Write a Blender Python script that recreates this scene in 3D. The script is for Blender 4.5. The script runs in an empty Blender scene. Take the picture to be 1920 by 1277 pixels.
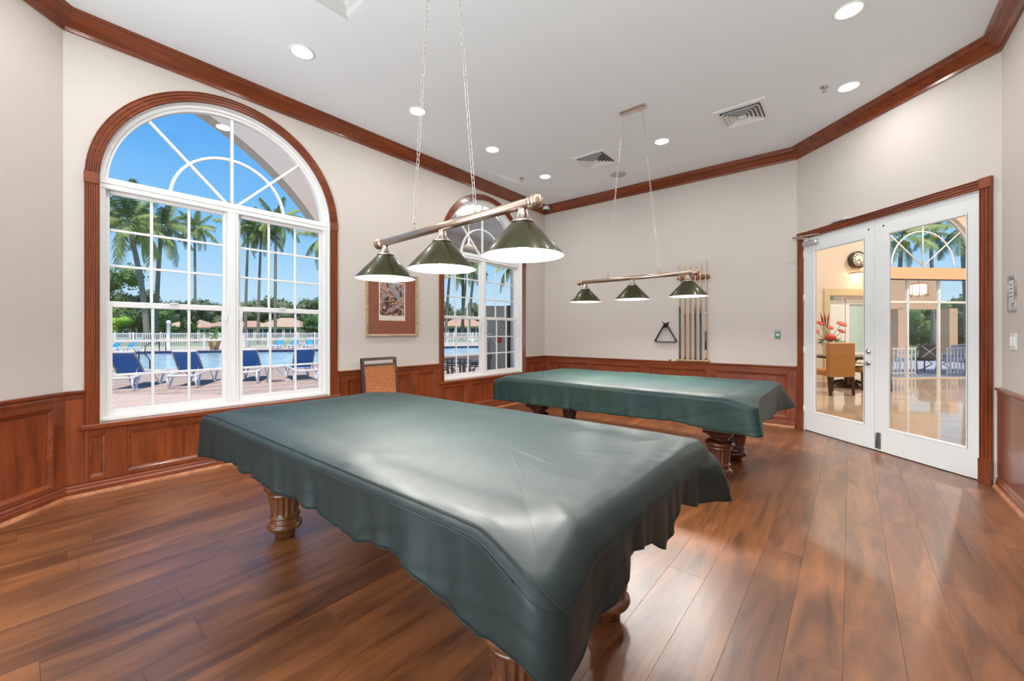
import bpy, bmesh, math, random
from mathutils import Vector, Matrix
R = math.radians
random.seed(7)
sc = bpy.context.scene
COL = sc.collection

# ------------------------------------------------------------------ camera, world, sun, large lights, exposure
CAM_H, FPX, YAW, CY = 1.25, 772.03, R(39.38), 623.3
cd = bpy.data.cameras.new('camera'); cam = bpy.data.objects.new('camera', cd); COL.objects.link(cam)
cam.location = (0, 0, CAM_H); cam.rotation_euler = (R(90), 0, YAW)
cd.sensor_width = 36; cd.lens = FPX/1920*36; cd.shift_y = (CY-638.5)/1920; cd.clip_start = .02; cd.clip_end = 800
sc.camera = cam
sc.view_settings.view_transform = 'Standard'; sc.view_settings.look = 'None'
sc.view_settings.exposure = 0.1; sc.view_settings.gamma = 1; sc.view_settings.use_curve_mapping = False

w = bpy.data.worlds.new('world'); sc.world = w; w.use_nodes = True
nt = w.node_tree; nt.nodes.clear()
wo = nt.nodes.new('ShaderNodeOutputWorld'); bg = nt.nodes.new('ShaderNodeBackground')
tc = nt.nodes.new('ShaderNodeTexCoord'); sx = nt.nodes.new('ShaderNodeSeparateXYZ'); rp = nt.nodes.new('ShaderNodeValToRGB')
nt.links.new(tc.outputs['Generated'], sx.inputs[0]); nt.links.new(sx.outputs['Z'], rp.inputs[0])
el = rp.color_ramp.elements
el[0].position = 0.0; el[0].color = (.62, .80, .92, 1)
el[1].position = 1.0; el[1].color = (.035, .19, .62, 1)
for p_, c_ in ((.07, (.50, .74, .93, 1)), (.22, (.22, .55, .93, 1)), (.42, (.06, .34, .86, 1))):
    e_ = el.new(p_); e_.color = c_
nt.links.new(rp.outputs[0], bg.inputs[0]); bg.inputs[1].default_value = 1.0
nt.links.new(bg.outputs[0], wo.inputs[0])

sd = bpy.data.lights.new('sun', 'SUN'); sd.energy = 4.2; sd.angle = R(1.0); sd.color = (1, .95, .87)
so = bpy.data.objects.new('sun', sd); COL.objects.link(so)
so.rotation_euler = Vector((-.38, .22, -.9)).to_track_quat('-Z', 'Y').to_euler()

def area(name, loc, aim, sx_, sy_, power, col=(1, 1, 1), spread=180):
    l = bpy.data.lights.new(name, 'AREA'); l.shape = 'RECTANGLE'; l.size = sx_; l.size_y = sy_; l.energy = power
    l.color = col; l.spread = R(spread)
    o = bpy.data.objects.new(name, l); COL.objects.link(o); o.location = loc
    o.rotation_euler = Vector(aim).to_track_quat('-Z', 'Y').to_euler(); return o
# added unseen area lights standing in for daylight at assumed openings behind the camera
area('rear_fill', (-1.0, -3.93, 1.95), (0, 1, 1.3), 3.0, 2.4, 60, (.94, .98, 1))
area('side_fill', (-2.98, -2.6, 1.95), (1, .25, .6), 1.9, 2.2, 18, (.94, .98, 1))
# added fill light, unseen behind the camera, turned up to brighten the ceiling
area('ceiling_fill', (-1.2, -2.6, .7), (-.1, .42, 1), 3.0, 2.2, 240, (.88, .96, 1))
LAMP_W, DOWN_W, LOBBY_W = 22, 8.5, 110

# ------------------------------------------------------------------ helpers
def at(x, y, D):
    u = (x-960)/FPX
    return Vector(((-math.sin(YAW)+u*math.cos(YAW))*D, (math.cos(YAW)+u*math.sin(YAW))*D, CAM_H+(CY-y)/FPX*D))
GZ = -.05
def gnd(x, D):
    v = at(x, CY, D); return Vector((v.x, v.y, GZ))

def tag(o, label=None, cat=None, group=None, kind=None):
    if label: o['label'] = label
    if cat: o['category'] = cat
    if group: o['group'] = group
    if kind: o['kind'] = kind
    return o
def empty(name, loc=(0, 0, 0), rz=0, parent=None):
    o = bpy.data.objects.new(name, None); COL.objects.link(o); o.empty_display_size = .1
    o.location = loc; o.rotation_euler = (0, 0, rz)
    if parent: o.parent = parent
    return o
CH = {}
def copy_tree(o, parent=None):
    c = o.copy(); COL.objects.link(c)
    if parent: c.parent = parent
    for ch in list(o.children): copy_tree(ch, c)
    return c

class MB:
    def __init__(s): s.v = []; s.f = []; s.sm = []; s.uv = None
    def add(s, vs, fs, smooth=False):
        n = len(s.v); s.v += [tuple(v) for v in vs]
        for f in fs: s.f.append(tuple(i+n for i in f)); s.sm.append(smooth)
        return s
    def box(s, lo, hi, M=None):
        x0, y0, z0 = lo; x1, y1, z1 = hi
        vs = [Vector(p) for p in ((x0,y0,z0),(x1,y0,z0),(x1,y1,z0),(x0,y1,z0),(x0,y0,z1),(x1,y0,z1),(x1,y1,z1),(x0,y1,z1))]
        if M is not None: vs = [M @ p for p in vs]
        return s.add(vs, [(0,3,2,1),(4,5,6,7),(0,1,5,4),(1,2,6,5),(2,3,7,6),(3,0,4,7)])
    def bbox(s, lo, hi, b=.004, M=None):          # box with chamfered top edges all round
        x0, y0, z0 = lo; x1, y1, z1 = hi
        bm = bmesh.new(); bmesh.ops.create_cube(bm, size=1)
        for v in bm.verts: v.co = Vector((x0+(v.co.x+.5)*(x1-x0), y0+(v.co.y+.5)*(y1-y0), z0+(v.co.z+.5)*(z1-z0)))
        bmesh.ops.bevel(bm, geom=bm.edges[:]+bm.verts[:], offset=b, segments=1, affect='EDGES')
        bm.verts.ensure_lookup_table()
        vs = [v.co.copy() for v in bm.verts]
        if M is not None: vs = [M @ p for p in vs]
        fs = [tuple(v.index for v in f.verts) for f in bm.faces]; bm.free()
        return s.add(vs, fs)
    def tube(s, pts, r, n=8, closed=False, caps=True, smooth=True):
        pts = [Vector(p) for p in pts]; m = len(pts); rs = r if isinstance(r, (list, tuple)) else [r]*m
        vs = []; prev = None
        for i, p in enumerate(pts):
            if closed: t = pts[(i+1) % m]-pts[i-1]
            else: t = pts[min(i+1, m-1)]-pts[max(i-1, 0)]
            if t.length < 1e-9: t = Vector((0, 0, 1))
            t.normalize()
            if prev is None:
                a = Vector((0, 0, 1)) if abs(t.z) < .9 else Vector((1, 0, 0))
                nx = t.cross(a).normalized()
            else: nx = (prev - t*prev.dot(t)); nx = nx.normalized() if nx.length > 1e-6 else t.orthogonal().normalized()
            prev = nx; ny = t.cross(nx)
            for k in range(n):
                a = 2*math.pi*k/n; vs.append(p+(nx*math.cos(a)+ny*math.sin(a))*rs[i])
        fs = []
        for i in range(m if closed else m-1):
            j = (i+1) % m
            for k in range(n): fs.append((i*n+k, i*n+(k+1) % n, j*n+(k+1) % n, j*n+k))
        if caps and not closed: fs.append(tuple(reversed(range(n)))); fs.append(tuple((m-1)*n+k for k in range(n)))
        return s.add(vs, fs, smooth)
    def cyl(s, a, b, r, n=16, r2=None, smooth=True): return s.tube([a, b], [r, r if r2 is None else r2], n, smooth=smooth)
    def lathe(s, prof, n=32, M=None, rad=None, cap=True, smooth=True):   # prof: (r, z)
        vs = []
        for j, (r, z) in enumerate(prof):
            for k in range(n):
                a = 2*math.pi*k/n; q = r if rad is None else rad(r, z, a)
                p = Vector((q*math.cos(a), q*math.sin(a), z)); vs.append(M @ p if M is not None else p)
        fs = [(j*n+k, j*n+(k+1) % n, (j+1)*n+(k+1) % n, (j+1)*n+k) for j in range(len(prof)-1) for k in range(n)]
        if cap: fs.append(tuple(reversed(range(n)))); fs.append(tuple((len(prof)-1)*n+k for k in range(n)))
        return s.add(vs, fs, smooth)
    def strip(s, rows, closed=False, smooth=False, capends=False):      # rows: list of equal-length point lists (each row one cross-section)
        n = len(rows[0]); vs = [p for r_ in rows for p in r_]; fs = []
        for i in range(len(rows)-1):
            for k in range(n if closed else n-1):
                fs.append((i*n+k, i*n+(k+1) % n, (i+1)*n+(k+1) % n, (i+1)*n+k))
        if capends: fs.append(tuple(range(n))); fs.append(tuple((len(rows)-1)*n+k for k in reversed(range(n))))
        return s.add(vs, fs, smooth)
    def mesh(s, name, mat=None, fix=True):
        me = bpy.data.meshes.new(name); me.from_pydata(s.v, [], s.f)
        me.polygons.foreach_set('use_smooth', s.sm)
        if fix:
            bm = bmesh.new(); bm.from_mesh(me); bmesh.ops.recalc_face_normals(bm, faces=bm.faces[:]); bm.to_mesh(me); bm.free()
        if mat: me.materials.append(mat)
        me.update(); return me
    def build(s, name, mat=None, parent=None, loc=None, rot=None, fix=True):
        o = bpy.data.objects.new(name, s.mesh(name, mat, fix)); COL.objects.link(o)
        if parent: o.parent = parent
        if loc is not None: o.location = loc
        if rot is not None: o.rotation_euler = rot
        return o
def inst(name, me, parent=None, loc=(0, 0, 0), rot=(0, 0, 0), scale=None):
    o = bpy.data.objects.new(name, me); COL.objects.link(o)
    if parent: o.parent = parent
    o.location = loc; o.rotation_euler = rot
    if scale: o.scale = scale
    return o
def struct(o): o['kind'] = 'structure'; return o
def curve_slab(name, loops, depth, mat, parent=None, M=None):
    """flat plate with holes; loops in (u, v); extruded from 0 to depth along w"""
    cu = bpy.data.curves.new(name, 'CURVE'); cu.dimensions = '2D'; cu.fill_mode = 'BOTH'; cu.extrude = depth/2
    for lp in loops:
        sp = cu.splines.new('POLY'); sp.points.add(len(lp)-1)
        for i, (u, v) in enumerate(lp): sp.points[i].co = (u, v, 0, 1)
        sp.use_cyclic_u = True
    ob = bpy.data.objects.new(name, cu); COL.objects.link(ob)
    bpy.context.view_layer.update()
    me = bpy.data.meshes.new_from_object(ob.evaluated_get(bpy.context.evaluated_depsgraph_get()))
    bpy.data.objects.remove(ob); me.transform(Matrix.Translation((0, 0, depth/2)))
    if M is not None: me.transform(M)
    me.name = name; me.materials.clear(); me.materials.append(mat)
    for p in me.polygons: p.use_smooth = False
    o = bpy.data.objects.new(name, me); COL.objects.link(o)
    if parent: o.parent = parent
    return o
def text_obj(name, body, size, mat, parent=None, M=None, extrude=.002, offset=0):
    cu = bpy.data.curves.new(name, 'FONT'); cu.body = body; cu.size = size; cu.extrude = extrude; cu.align_x = 'CENTER'; cu.align_y = 'CENTER'; cu.offset = offset
    cu.resolution_u = 4
    ob = bpy.data.objects.new(name, cu); COL.objects.link(ob); bpy.context.view_layer.update()
    me = bpy.data.meshes.new_from_object(ob.evaluated_get(bpy.context.evaluated_depsgraph_get())); bpy.data.objects.remove(ob)
    if M is not None: me.transform(M)
    me.materials.clear(); me.materials.append(mat)
    o = bpy.data.objects.new(name, me); COL.objects.link(o)
    if parent: o.parent = parent
    return o

# ------------------------------------------------------------------ materials
def newmat(name):
    m = bpy.data.materials.new(name); m.use_nodes = True
    return m, m.node_tree, m.node_tree.nodes['Principled BSDF']
def mat(name, c, rough=.5, metal=0, spec=.5, emis=None, estr=0, noise=0, nscale=20, bump=0, bscale=80, c2=None, coat=0, stretch=(1, 1, 1), detail=3, bdist=.01):
    m, t, b = newmat(name)
    b.inputs['Base Color'].default_value = (*c, 1); b.inputs['Roughness'].default_value = rough
    b.inputs['Metallic'].default_value = metal; b.inputs['Specular IOR Level'].default_value = spec
    b.inputs['Coat Weight'].default_value = coat; b.inputs['Coat Roughness'].default_value = .12
    if emis: b.inputs['Emission Color'].default_value = (*emis, 1); b.inputs['Emission Strength'].default_value = estr
    if noise or bump:
        tcn = t.nodes.new('ShaderNodeTexCoord'); mp = t.nodes.new('ShaderNodeMapping'); t.links.new(tcn.outputs['Object'], mp.inputs[0])
        mp.inputs['Scale'].default_value = stretch
    if noise:
        n_ = t.nodes.new('ShaderNodeTexNoise'); n_.inputs['Scale'].default_value = nscale; n_.inputs['Detail'].default_value = detail
        t.links.new(mp.outputs[0], n_.inputs[0])
        r_ = t.nodes.new('ShaderNodeValToRGB'); r_.color_ramp.elements[0].position = .3; r_.color_ramp.elements[1].position = .7
        d = c2 or tuple(x*(1-noise) for x in c)
        r_.color_ramp.elements[0].color = (*d, 1); r_.color_ramp.elements[1].color = (*c, 1)
        t.links.new(n_.outputs[0], r_.inputs[0]); t.links.new(r_.outputs[0], b.inputs['Base Color'])
    if bump:
        n2 = t.nodes.new('ShaderNodeTexNoise'); n2.inputs['Scale'].default_value = bscale; n2.inputs['Detail'].default_value = 3
        t.links.new(mp.outputs[0], n2.inputs[0])
        bp = t.nodes.new('ShaderNodeBump'); bp.inputs['Strength'].default_value = bump; bp.inputs['Distance'].default_value = bdist
        t.links.new(n2.outputs[0], bp.inputs['Height']); t.links.new(bp.outputs[0], b.inputs['Normal'])
    return m
def wood(name, dark, light, rough=.3, scale=1.0, axis='x', rand=.0, spec=.5, gs=14, coat=0):
    """grain stretched along one local axis; rand: brightness jitter from the object's own random number"""
    m, t, b = newmat(name); N = t.nodes; L = t.links
    tcn = N.new('ShaderNodeTexCoord'); mp = N.new('ShaderNodeMapping'); L.new(tcn.outputs['Object'], mp.inputs[0])
    s_ = {'x': (.9, gs, gs), 'y': (gs, .9, gs), 'z': (gs, gs, .9)}[axis]
    mp.inputs['Scale'].default_value = tuple(x*scale for x in s_)
    oi = N.new('ShaderNodeObjectInfo'); vm = N.new('ShaderNodeVectorMath'); vm.operation = 'SCALE'
    cx = N.new('ShaderNodeCombineXYZ'); L.new(oi.outputs['Random'], cx.inputs[0]); L.new(oi.outputs['Random'], cx.inputs[1]); L.new(oi.outputs['Random'], cx.inputs[2])
    L.new(cx.outputs[0], vm.inputs[0]); vm.inputs['Scale'].default_value = 37
    L.new(vm.outputs[0], mp.inputs['Location'])
    n_ = N.new('ShaderNodeTexNoise'); n_.inputs['Scale'].default_value = 1.6; n_.inputs['Detail'].default_value = 7; n_.inputs['Roughness'].default_value = .62; n_.inputs['Distortion'].default_value = .8
    L.new(mp.outputs[0], n_.inputs[0])
    r_ = N.new('ShaderNodeValToRGB'); r_.color_ramp.elements[0].position = .32; r_.color_ramp.elements[1].position = .68
    r_.color_ramp.elements[0].color = (*dark, 1); r_.color_ramp.elements[1].color = (*light, 1); L.new(n_.outputs[0], r_.inputs[0])
    out = r_.outputs[0]
    if rand:
        mx = N.new('ShaderNodeMix'); mx.data_type = 'RGBA'; mx.blend_type = 'MULTIPLY'; mx.inputs['Factor'].default_value = 1
        mr = N.new('ShaderNodeMapRange'); L.new(oi.outputs['Random'], mr.inputs[0]); mr.inputs['To Min'].default_value = 1-rand; mr.inputs['To Max'].default_value = 1+rand*.7
        L.new(out, mx.inputs['A']); L.new(mr.outputs[0], mx.inputs['B']); out = mx.outputs['Result']
    L.new(out, b.inputs['Base Color'])
    b.inputs['Roughness'].default_value = rough; b.inputs['Specular IOR Level'].default_value = spec
    b.inputs['Coat Weight'].default_value = coat; b.inputs['Coat Roughness'].default_value = 0.34 if coat == .6 and axis == 'y' else .1
    bp = N.new('ShaderNodeBump'); bp.inputs['Strength'].default_value = .08; bp.inputs['Distance'].default_value = .004
    L.new(n_.outputs[0], bp.inputs['Height']); L.new(bp.outputs[0], b.inputs['Normal'])
    return m
def glass(name, tint=(1, 1, 1), ior=1.5, rough=0.0):
    m = bpy.data.materials.new(name); m.use_nodes = True; t = m.node_tree; t.nodes.clear()
    o = t.nodes.new('ShaderNodeOutputMaterial'); mx = t.nodes.new('ShaderNodeMixShader'); fr = t.nodes.new('ShaderNodeFresnel')
    tr = t.nodes.new('ShaderNodeBsdfTransparent'); gl = t.nodes.new('ShaderNodeBsdfGlossy'); gl.inputs['Roughness'].default_value = rough
    tr.inputs[0].default_value = (*tint, 1); geo = t.nodes.new('ShaderNodeNewGeometry'); pw = t.nodes.new('ShaderNodeMath'); pw.operation = 'MULTIPLY_ADD'; pw.inputs[1].default_value = 1/ior-ior; pw.inputs[2].default_value = ior
    t.links.new(geo.outputs['Backfacing'], pw.inputs[0]); t.links.new(pw.outputs[0], fr.inputs[0])      # one sheet, same reflection from both sides
    t.links.new(fr.outputs[0], mx.inputs[0]); t.links.new(tr.outputs[0], mx.inputs[1]); t.links.new(gl.outputs[0], mx.inputs[2])
    t.links.new(mx.outputs[0], o.inputs[0]); return m

M_wall = mat('wall_paint', (.62, .565, .515), .75, bump=.35, bscale=55, bdist=.006)
M_ceil = mat('ceiling_paint', (.85, .90, .925), .8, bump=.15, bscale=60, bdist=.004)
M_white = mat('white_paint', (.84, .84, .83), .35)
M_whitedoor = mat('white_door_paint', (.78, .80, .80), .3)
CD_, CL_ = (.125, .026, .008), (.27, .060, .016)
M_cherryx = wood('cherry_x', CD_, CL_, .28, axis='x', gs=9, coat=.25)
M_cherryy = wood('cherry_y', CD_, CL_, .28, axis='y', gs=9, coat=.25)
M_cherryz = wood('cherry_z', CD_, CL_, .28, axis='z', gs=9, coat=.25)
M_plank = wood('floor_plank_wood', (.085, .026, .008), (.315, .112, .034), .38, axis='y', gs=6, scale=1.0, rand=.20, spec=.6, coat=.6)
M_leg = wood('table_leg_wood', (.075, .024, .010), (.22, .075, .028), .25, axis='z', coat=.5)
M_leg2 = wood('dark_leg_wood', (.05, .012, .006), (.14, .035, .016), .22, axis='z', coat=.6)
M_dark = mat('dark_gap', (.03, .015, .01), .8)
M_nickel = mat('brushed_nickel', (.62, .57, .52), .28, 1.0)
M_bar = mat('brushed_bar_metal', (.55, .42, .34), .32, 1.0)
M_chain = mat('chain_metal', (.70, .66, .62), .3, 1.0)
M_shade = mat('green_shade_enamel', (.045, .044, .012), .36, .5, coat=.3)
M_shadein = mat('shade_white_inside', (.92, .92, .9), .4)
M_bulb = mat('lamp_bulb', (1, 1, 1), .4, emis=(1, .97, .92), estr=45)
M_lens = mat('downlight_lens', (1, 1, 1), .4, emis=(1, .98, .95), estr=9)
M_black = mat('black_plastic', (.02, .02, .02), .4)
M_vent = mat('vent_white_metal', (.86, .86, .85), .4)
M_ventdark = mat('vent_dark_inside', (.12, .12, .12), .8)
M_glass = glass('window_glass')
M_pglass = glass('picture_glass', ior=1.35)
M_dglass = glass('door_glass', tint=(.97, .98, .975), ior=1.6)
# ------------------------------------------------------------------ room shell
XL, YB, CW, XR, CS = -4.551, 6.542, 6.005, .944, -4.301     # left wall, back wall, door wall x+y, right wall, small wall x+y
CEIL, RAIL, SILL = 3.66, .806, .54
S2 = 2**.5
V = [Vector(p) for p in ((XL, YB), (XL, CS-XL), (XL+1.5, CS-XL-1.5), (XL+1.5, -4.0), (XR, -4.0), (XR, CW-XR), (CW-YB, YB))]
NAMES = ['left', 'left_bay', 'side', 'rear', 'right', 'door_side', 'back']
NV = len(V)
def inward(i):
    d = (V[(i+1) % NV]-V[i]).normalized(); return Vector((-d.y, d.x))      # CCW: interior on the left
def mitre(i):
    a, b = inward(i-1), inward(i); return (a+b)/(1+a.dot(b))
def wallstrip(mb, i, prof, t0=None, t1=None, closed=True):
    """extrude a profile of (offset into the room, z) along wall i; t0/t1 cut it square at a distance from the wall's start"""
    A, B = V[i], V[(i+1) % NV]; d = (B-A).normalized(); n = inward(i)
    rows = []
    for which in (0, 1):
        row = []
        for o_, z in prof:
            if which == 0: p = A+mitre(i)*o_ if t0 is None else A+d*t0+n*o_
            else: p = B+mitre((i+1) % NV)*o_ if t1 is None else A+d*t1+n*o_
            row.append(Vector((p.x, p.y, z)))
        rows.append(row)
    mb.strip(rows, closed=True, capends=True)
    return mb
def wallM(i):      # matrix: local (u along the wall, v up, w into the room) -> world
    A, B = V[i], V[(i+1) % NV]; d = (B-A).normalized(); n = inward(i)
    return Matrix(((d.x, 0, n.x, A.x), (d.y, 0, n.y, A.y), (0, 1, 0, 0), (0, 0, 0, 1)))
def wl(i): return (V[(i+1) % NV]-V[i]).length

# floor: a base slab and single planks
Fb = MB(); Fb.add([(p.x, p.y, -.014) for p in V]+[(p.x, p.y, -.12) for p in V],
   [tuple(range(NV)), tuple(reversed(range(NV, 2*NV)))]+[(i, (i+1) % NV, NV+(i+1) % NV, NV+i) for i in range(NV)])
floor = struct(Fb.build('floor', M_dark))
def clipx(x):      # y-range of the room at this x (convex room)
    lo, hi = -99, 99
    for i in range(NV):
        n = inward(i); A = V[i]; k = n.x*(x-A.x)-n.y*A.y
        if abs(n.y) < 1e-6: continue
        yy = -k/n.y
        if n.y > 0: lo = max(lo, yy)
        else: hi = min(hi, yy)
    return lo, hi
PW, PL = .182, 1.22
rnd = random.Random(3); PM = {}
x = XL-.02
while x < XR:
    x0, x1 = max(x, XL), min(x+PW, XR)
    lo = min(clipx(x0+.001)[0] if x0 > -3.0 else clipx(x1)[0], clipx(x1-.001)[0]); 
    hi = max(clipx(x0+.001)[1], clipx(x1-.001)[1]) 
    if x0 < XL+1.5: lo = CS-x1 if x1 < XL+1.5 else -1.4
    lo = max(lo, -1.35); y = lo-rnd.random()*PL
    while y < hi:
        y0, y1 = max(y, lo), min(y+PL, hi)
        if y1-y0 > .02:
            key = (round(x1-x0, 3), round(y1-y0, 3))
            if key not in PM:
                a_, b_ = (x1-x0)/2-.0002, (y1-y0)/2-.0003; c_ = .0006
                PM[key] = MB().add([(-a_, -b_, -.012), (a_, -b_, -.012), (a_, b_, -.012), (-a_, b_, -.012), (-a_, -b_, -c_), (a_, -b_, -c_), (a_, b_, -c_), (-a_, b_, -c_),
                    (-a_+c_, -b_+c_, 0), (a_-c_, -b_+c_, 0), (a_-c_, b_-c_, 0), (-a_+c_, b_-c_, 0)],
                    [(0, 1, 5, 4), (1, 2, 6, 5), (2, 3, 7, 6), (3, 0, 4, 7), (4, 5, 9, 8), (5, 6, 10, 9), (6, 7, 11, 10), (7, 4, 8, 11), (8, 9, 10, 11)]).mesh('plank', M_plank)
            inst('plank', PM[key], floor, ((x0+x1)/2, (y0+y1)/2, 0))
        y += PL
    x += PW

# ceiling with a recessed tray
tx0, tx1, ty0, ty1 = -3.0, -1.95, .45, 1.66
ceil_out = [(p.x, p.y) for p in V]
struct(curve_slab('ceiling', [ceil_out, [(tx0, ty0), (tx1, ty0), (tx1, ty1), (tx0, ty1)]], .1, M_ceil, M=Matrix.Translation((0, 0, CEIL))))
tr = MB(); prof = [(0, 0), (.02, .012), (.035, .04), (.06, .055), (.085, .10), (.10, .11), (.13, .16), (.13, .42)]
rows = []
for o_, z in prof: rows.append([Vector((tx0+o_, ty0+o_, CEIL+z)), Vector((tx1-o_, ty0+o_, CEIL+z)), Vector((tx1-o_, ty1-o_, CEIL+z)), Vector((tx0+o_, ty1-o_, CEIL+z))])
tr.strip(rows, closed=True); tr.box((tx0+.1, ty0+.1, CEIL+.42), (tx1-.1, ty1-.1, CEIL+.46))
tr.box((tx0-.05, ty0-.05, CEIL+.1), (tx0+.02, ty1+.05, CEIL+.46)); tr.box((tx1-.02, ty0-.05, CEIL+.1), (tx1+.05, ty1+.05, CEIL+.46))
struct(tr.build('trim_1', mat('tray_molding', (.62, .62, .61), .7)))

# windows' outline (arched); local u = y, v = z
WC = (1.369, 4.905); AR, SPR = .925, 2.45
def arch(cy_, r, z0=SILL-.04, n=40, spring=SPR):
    return [(cy_-r, z0)] + [(cy_-r*math.cos(math.pi*k/n), spring+r*math.sin(math.pi*k/n)) for k in range(n+1)] + [(cy_+r, z0)]
Mleft = Matrix(((0, 0, 1, XL), (1, 0, 0, 0), (0, 1, 0, 0), (0, 0, 0, 1)))       # (u,v,w)->(XL+w, u, v)
ylo = CS-XL
struct(curve_slab('wall_left', [[(ylo-.1, -.1), (YB+.2, -.1), (YB+.2, CEIL+.1), (ylo-.1, CEIL+.1)], arch(WC[0], AR), arch(WC[1], AR)], .2, M_wall, M=Mleft @ Matrix.Translation((0, 0, -.2))))
def plainwall(i, z0=-.1, z1=CEIL+.1, t=.15):
    mb = MB(); wallstrip(mb, i, [(0, z0), (-t, z0), (-t, z1), (0, z1)]); return mb
struct(plainwall(1).build('wall_left_bay', M_wall)); 
# side and rear walls behind the camera, each with an added, assumed window opening
def holedwall(i, u0, u1, z0, z1, name):
    L_ = wl(i)
    o = curve_slab(name, [[(0, -.1), (L_, -.1), (L_, CEIL+.1), (0, CEIL+.1)], [(u0, z0), (u1, z0), (u1, z1), (u0, z1)]], .15, M_wall, M=wallM(i) @ Matrix.Translation((0, 0, -.15)))
    return struct(o)
holedwall(2, .3, 2.2, .8, 3.1, 'wall_side'); holedwall(3, .5, 3.5, .7, 3.2, 'wall_rear')
struct(plainwall(4).build('wall_right', M_wall)); struct(plainwall(6).build('wall_back', M_wall))
# door wall: opening for the double door
DS0, DS1, DH = .11, 1.957, 2.445          # along the wall measured from the back wall corner
Md = wallM(5); LD = wl(5)
def dS(s): return LD-s
struct(curve_slab('wall_door_side', [[(0, -.1), (LD, -.1), (LD, CEIL+1.2), (0, CEIL+1.2)], [(dS(DS1), -.02), (dS(DS0), -.02), (dS(DS0), DH), (dS(DS1), DH)]], .14, M_wall, M=Md @ Matrix.Translation((0, 0, -.14))))

# crown moulding, one piece per wall
crown = [(0, 3.514), (.018, 3.514), (.022, 3.54), (.034, 3.553), (.062, 3.59), (.084, 3.615), (.092, 3.632), (.105, 3.640), (.108, 3.659), (0, 3.659)]
TN = 1
for i in range(NV):
    TN += 1
    struct(wallstrip(MB(), i, crown).build('trim_%d' % TN, M_cherryy if i in (0, 2, 4) else M_cherryx))

# wainscot
def panelrow(i, panels, ztop, zbot, t0, t1, zt=None):
    """rails and stiles round recessed panels on wall i between t0 and t1"""
    L_ = wl(i); n = inward(i); d = (V[(i+1) % NV]-V[i]).normalized(); Mx = wallM(i)
    mv = M_cherryz; mh = M_cherryy if abs(d.y) > .8 else M_cherryx
    root = struct(empty('wainscot', (V[i].x, V[i].y, 0), math.atan2(d.y, d.x)))
    Ml = Matrix(((1, 0, 0, 0), (0, 0, 1, 0), (0, 1, 0, 0), (0, 0, 0, 1)))      # local of root: x along, y inward, z up
    def bx(name, u0, u1, z0, z1, w0, w1, m, ch=0):
        mb = MB(); (mb.bbox if ch else mb.box)((u0, w0, z0), (u1, w1, z1), *( (ch,) if ch else ()))
        o = mb.build(name, m, root); return o
    us = [t0]+[q for p in panels for q in p]+[t1]
    for k in range(0, len(us), 2):
        if us[k+1]-us[k] > .01: bx('stile', us[k], us[k+1], zbot, ztop, 0, .026, mv, .003)
    for (a, b) in panels:
        zt_ = ztop-.05
        bx('rail', a, b, zt_, ztop, 0, .0255, mh, .003)
        bx('rail', a, b, zbot, zbot+.03, 0, .0255, mh, .003)
        bx('panel', a, b, zbot+.03, zt_, 0, .008, mv)
        mo = MB(); pr = [(0, .0255), (.006, .022), (.012, .020), (.022, .009), (.03, .008), (0, .004)]
        rows = [[Vector((a+o_, w_, zbot+.03+o_)), Vector((b-o_, w_, zbot+.03+o_)), Vector((b-o_, w_, zt_-o_)), Vector((a+o_, w_, zt_-o_))] for o_, w_ in pr]
        mo.strip(rows, closed=True); mo.build('panel_molding', mh, root)
    return root
capp = [(0, .744), (.028, .744), (.030, .765), (.026, .772), (.034, .782), (.042, .790), (.042, .806), (0, .806)]
basep = [(0, 0), (.036, 0), (.036, .055), (.030, .066), (.032, .078), (.022, .092), (.014, .10), (0, .10)]
shoep = [(.036, 0), (.054, 0), (.053, .012), (.046, .022), (.036, .026)]
def T0(y): return YB-y          # along the left wall
segs = {0: [(0, T0(WC[1]+1.01)), (T0(WC[1]-1.01), T0(WC[0]+1.01)), (T0(WC[0]-1.01), wl(0))], 1: [(0, wl(1))], 4: [(4.0, wl(4)-.0)], 6: [(0, wl(6))]}
M_shoe = wood('shoe_light', (.30, .10, .04), (.58, .25, .12), .3, axis='x', gs=9)
for i, sg in segs.items():
    mt = M_cherryy if i in (0, 4) else M_cherryx
    for a, b in sg:
        TN += 1
        struct(wallstrip(MB(), i, capp, None if a == 0 else a, None if abs(b-wl(i)) < 1e-6 else b).build('trim_%d' % TN, mt))
    bb = struct(wallstrip(MB(), i, basep, None if i != 4 else 4.0, None).build('baseboard_'+NAMES[i], mt))
    wallstrip(MB(), i, shoep, None if i != 4 else 4.0, None).build('shoe_molding', M_shoe, bb)
ZP0, ZP1 = .10, .744
pw = [(T0(6.42), T0(5.99))]
W0 = panelrow(0, [(T0(6.42), T0(5.99))], ZP1, ZP0, .0, T0(5.915))
panelrow(0, [(T0(5.86), T0(4.55)), (T0(4.42), T0(3.95))], .50, ZP0, T0(5.915), T0(3.895))
panelrow(0, [(T0(3.82), T0(3.52)), (T0(3.39), T0(2.50))], ZP1, ZP0, T0(3.895), T0(2.379))
panelrow(0, [(T0(2.27), T0(1.70)), (T0(1.57), T0(.602)), (T0(.472), T0(.385))], .50, ZP0, T0(2.379), T0(.359)); panelrow(0, [], ZP1, ZP0, T0(.359), wl(0))
panelrow(1, [(.10, 1.0), (1.13, 2.03)], ZP1, ZP0, 0, wl(1))
L6 = wl(6)
def T6(x_): return (CW-YB)-x_
panelrow(6, [(T6(-.65), T6(-1.517)), (T6(-1.64), T6(-2.525)), (T6(-2.66), T6(-3.535)), (T6(-3.64), T6(-4.47))], ZP1, ZP0, 0, L6)
L4 = wl(4)
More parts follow.
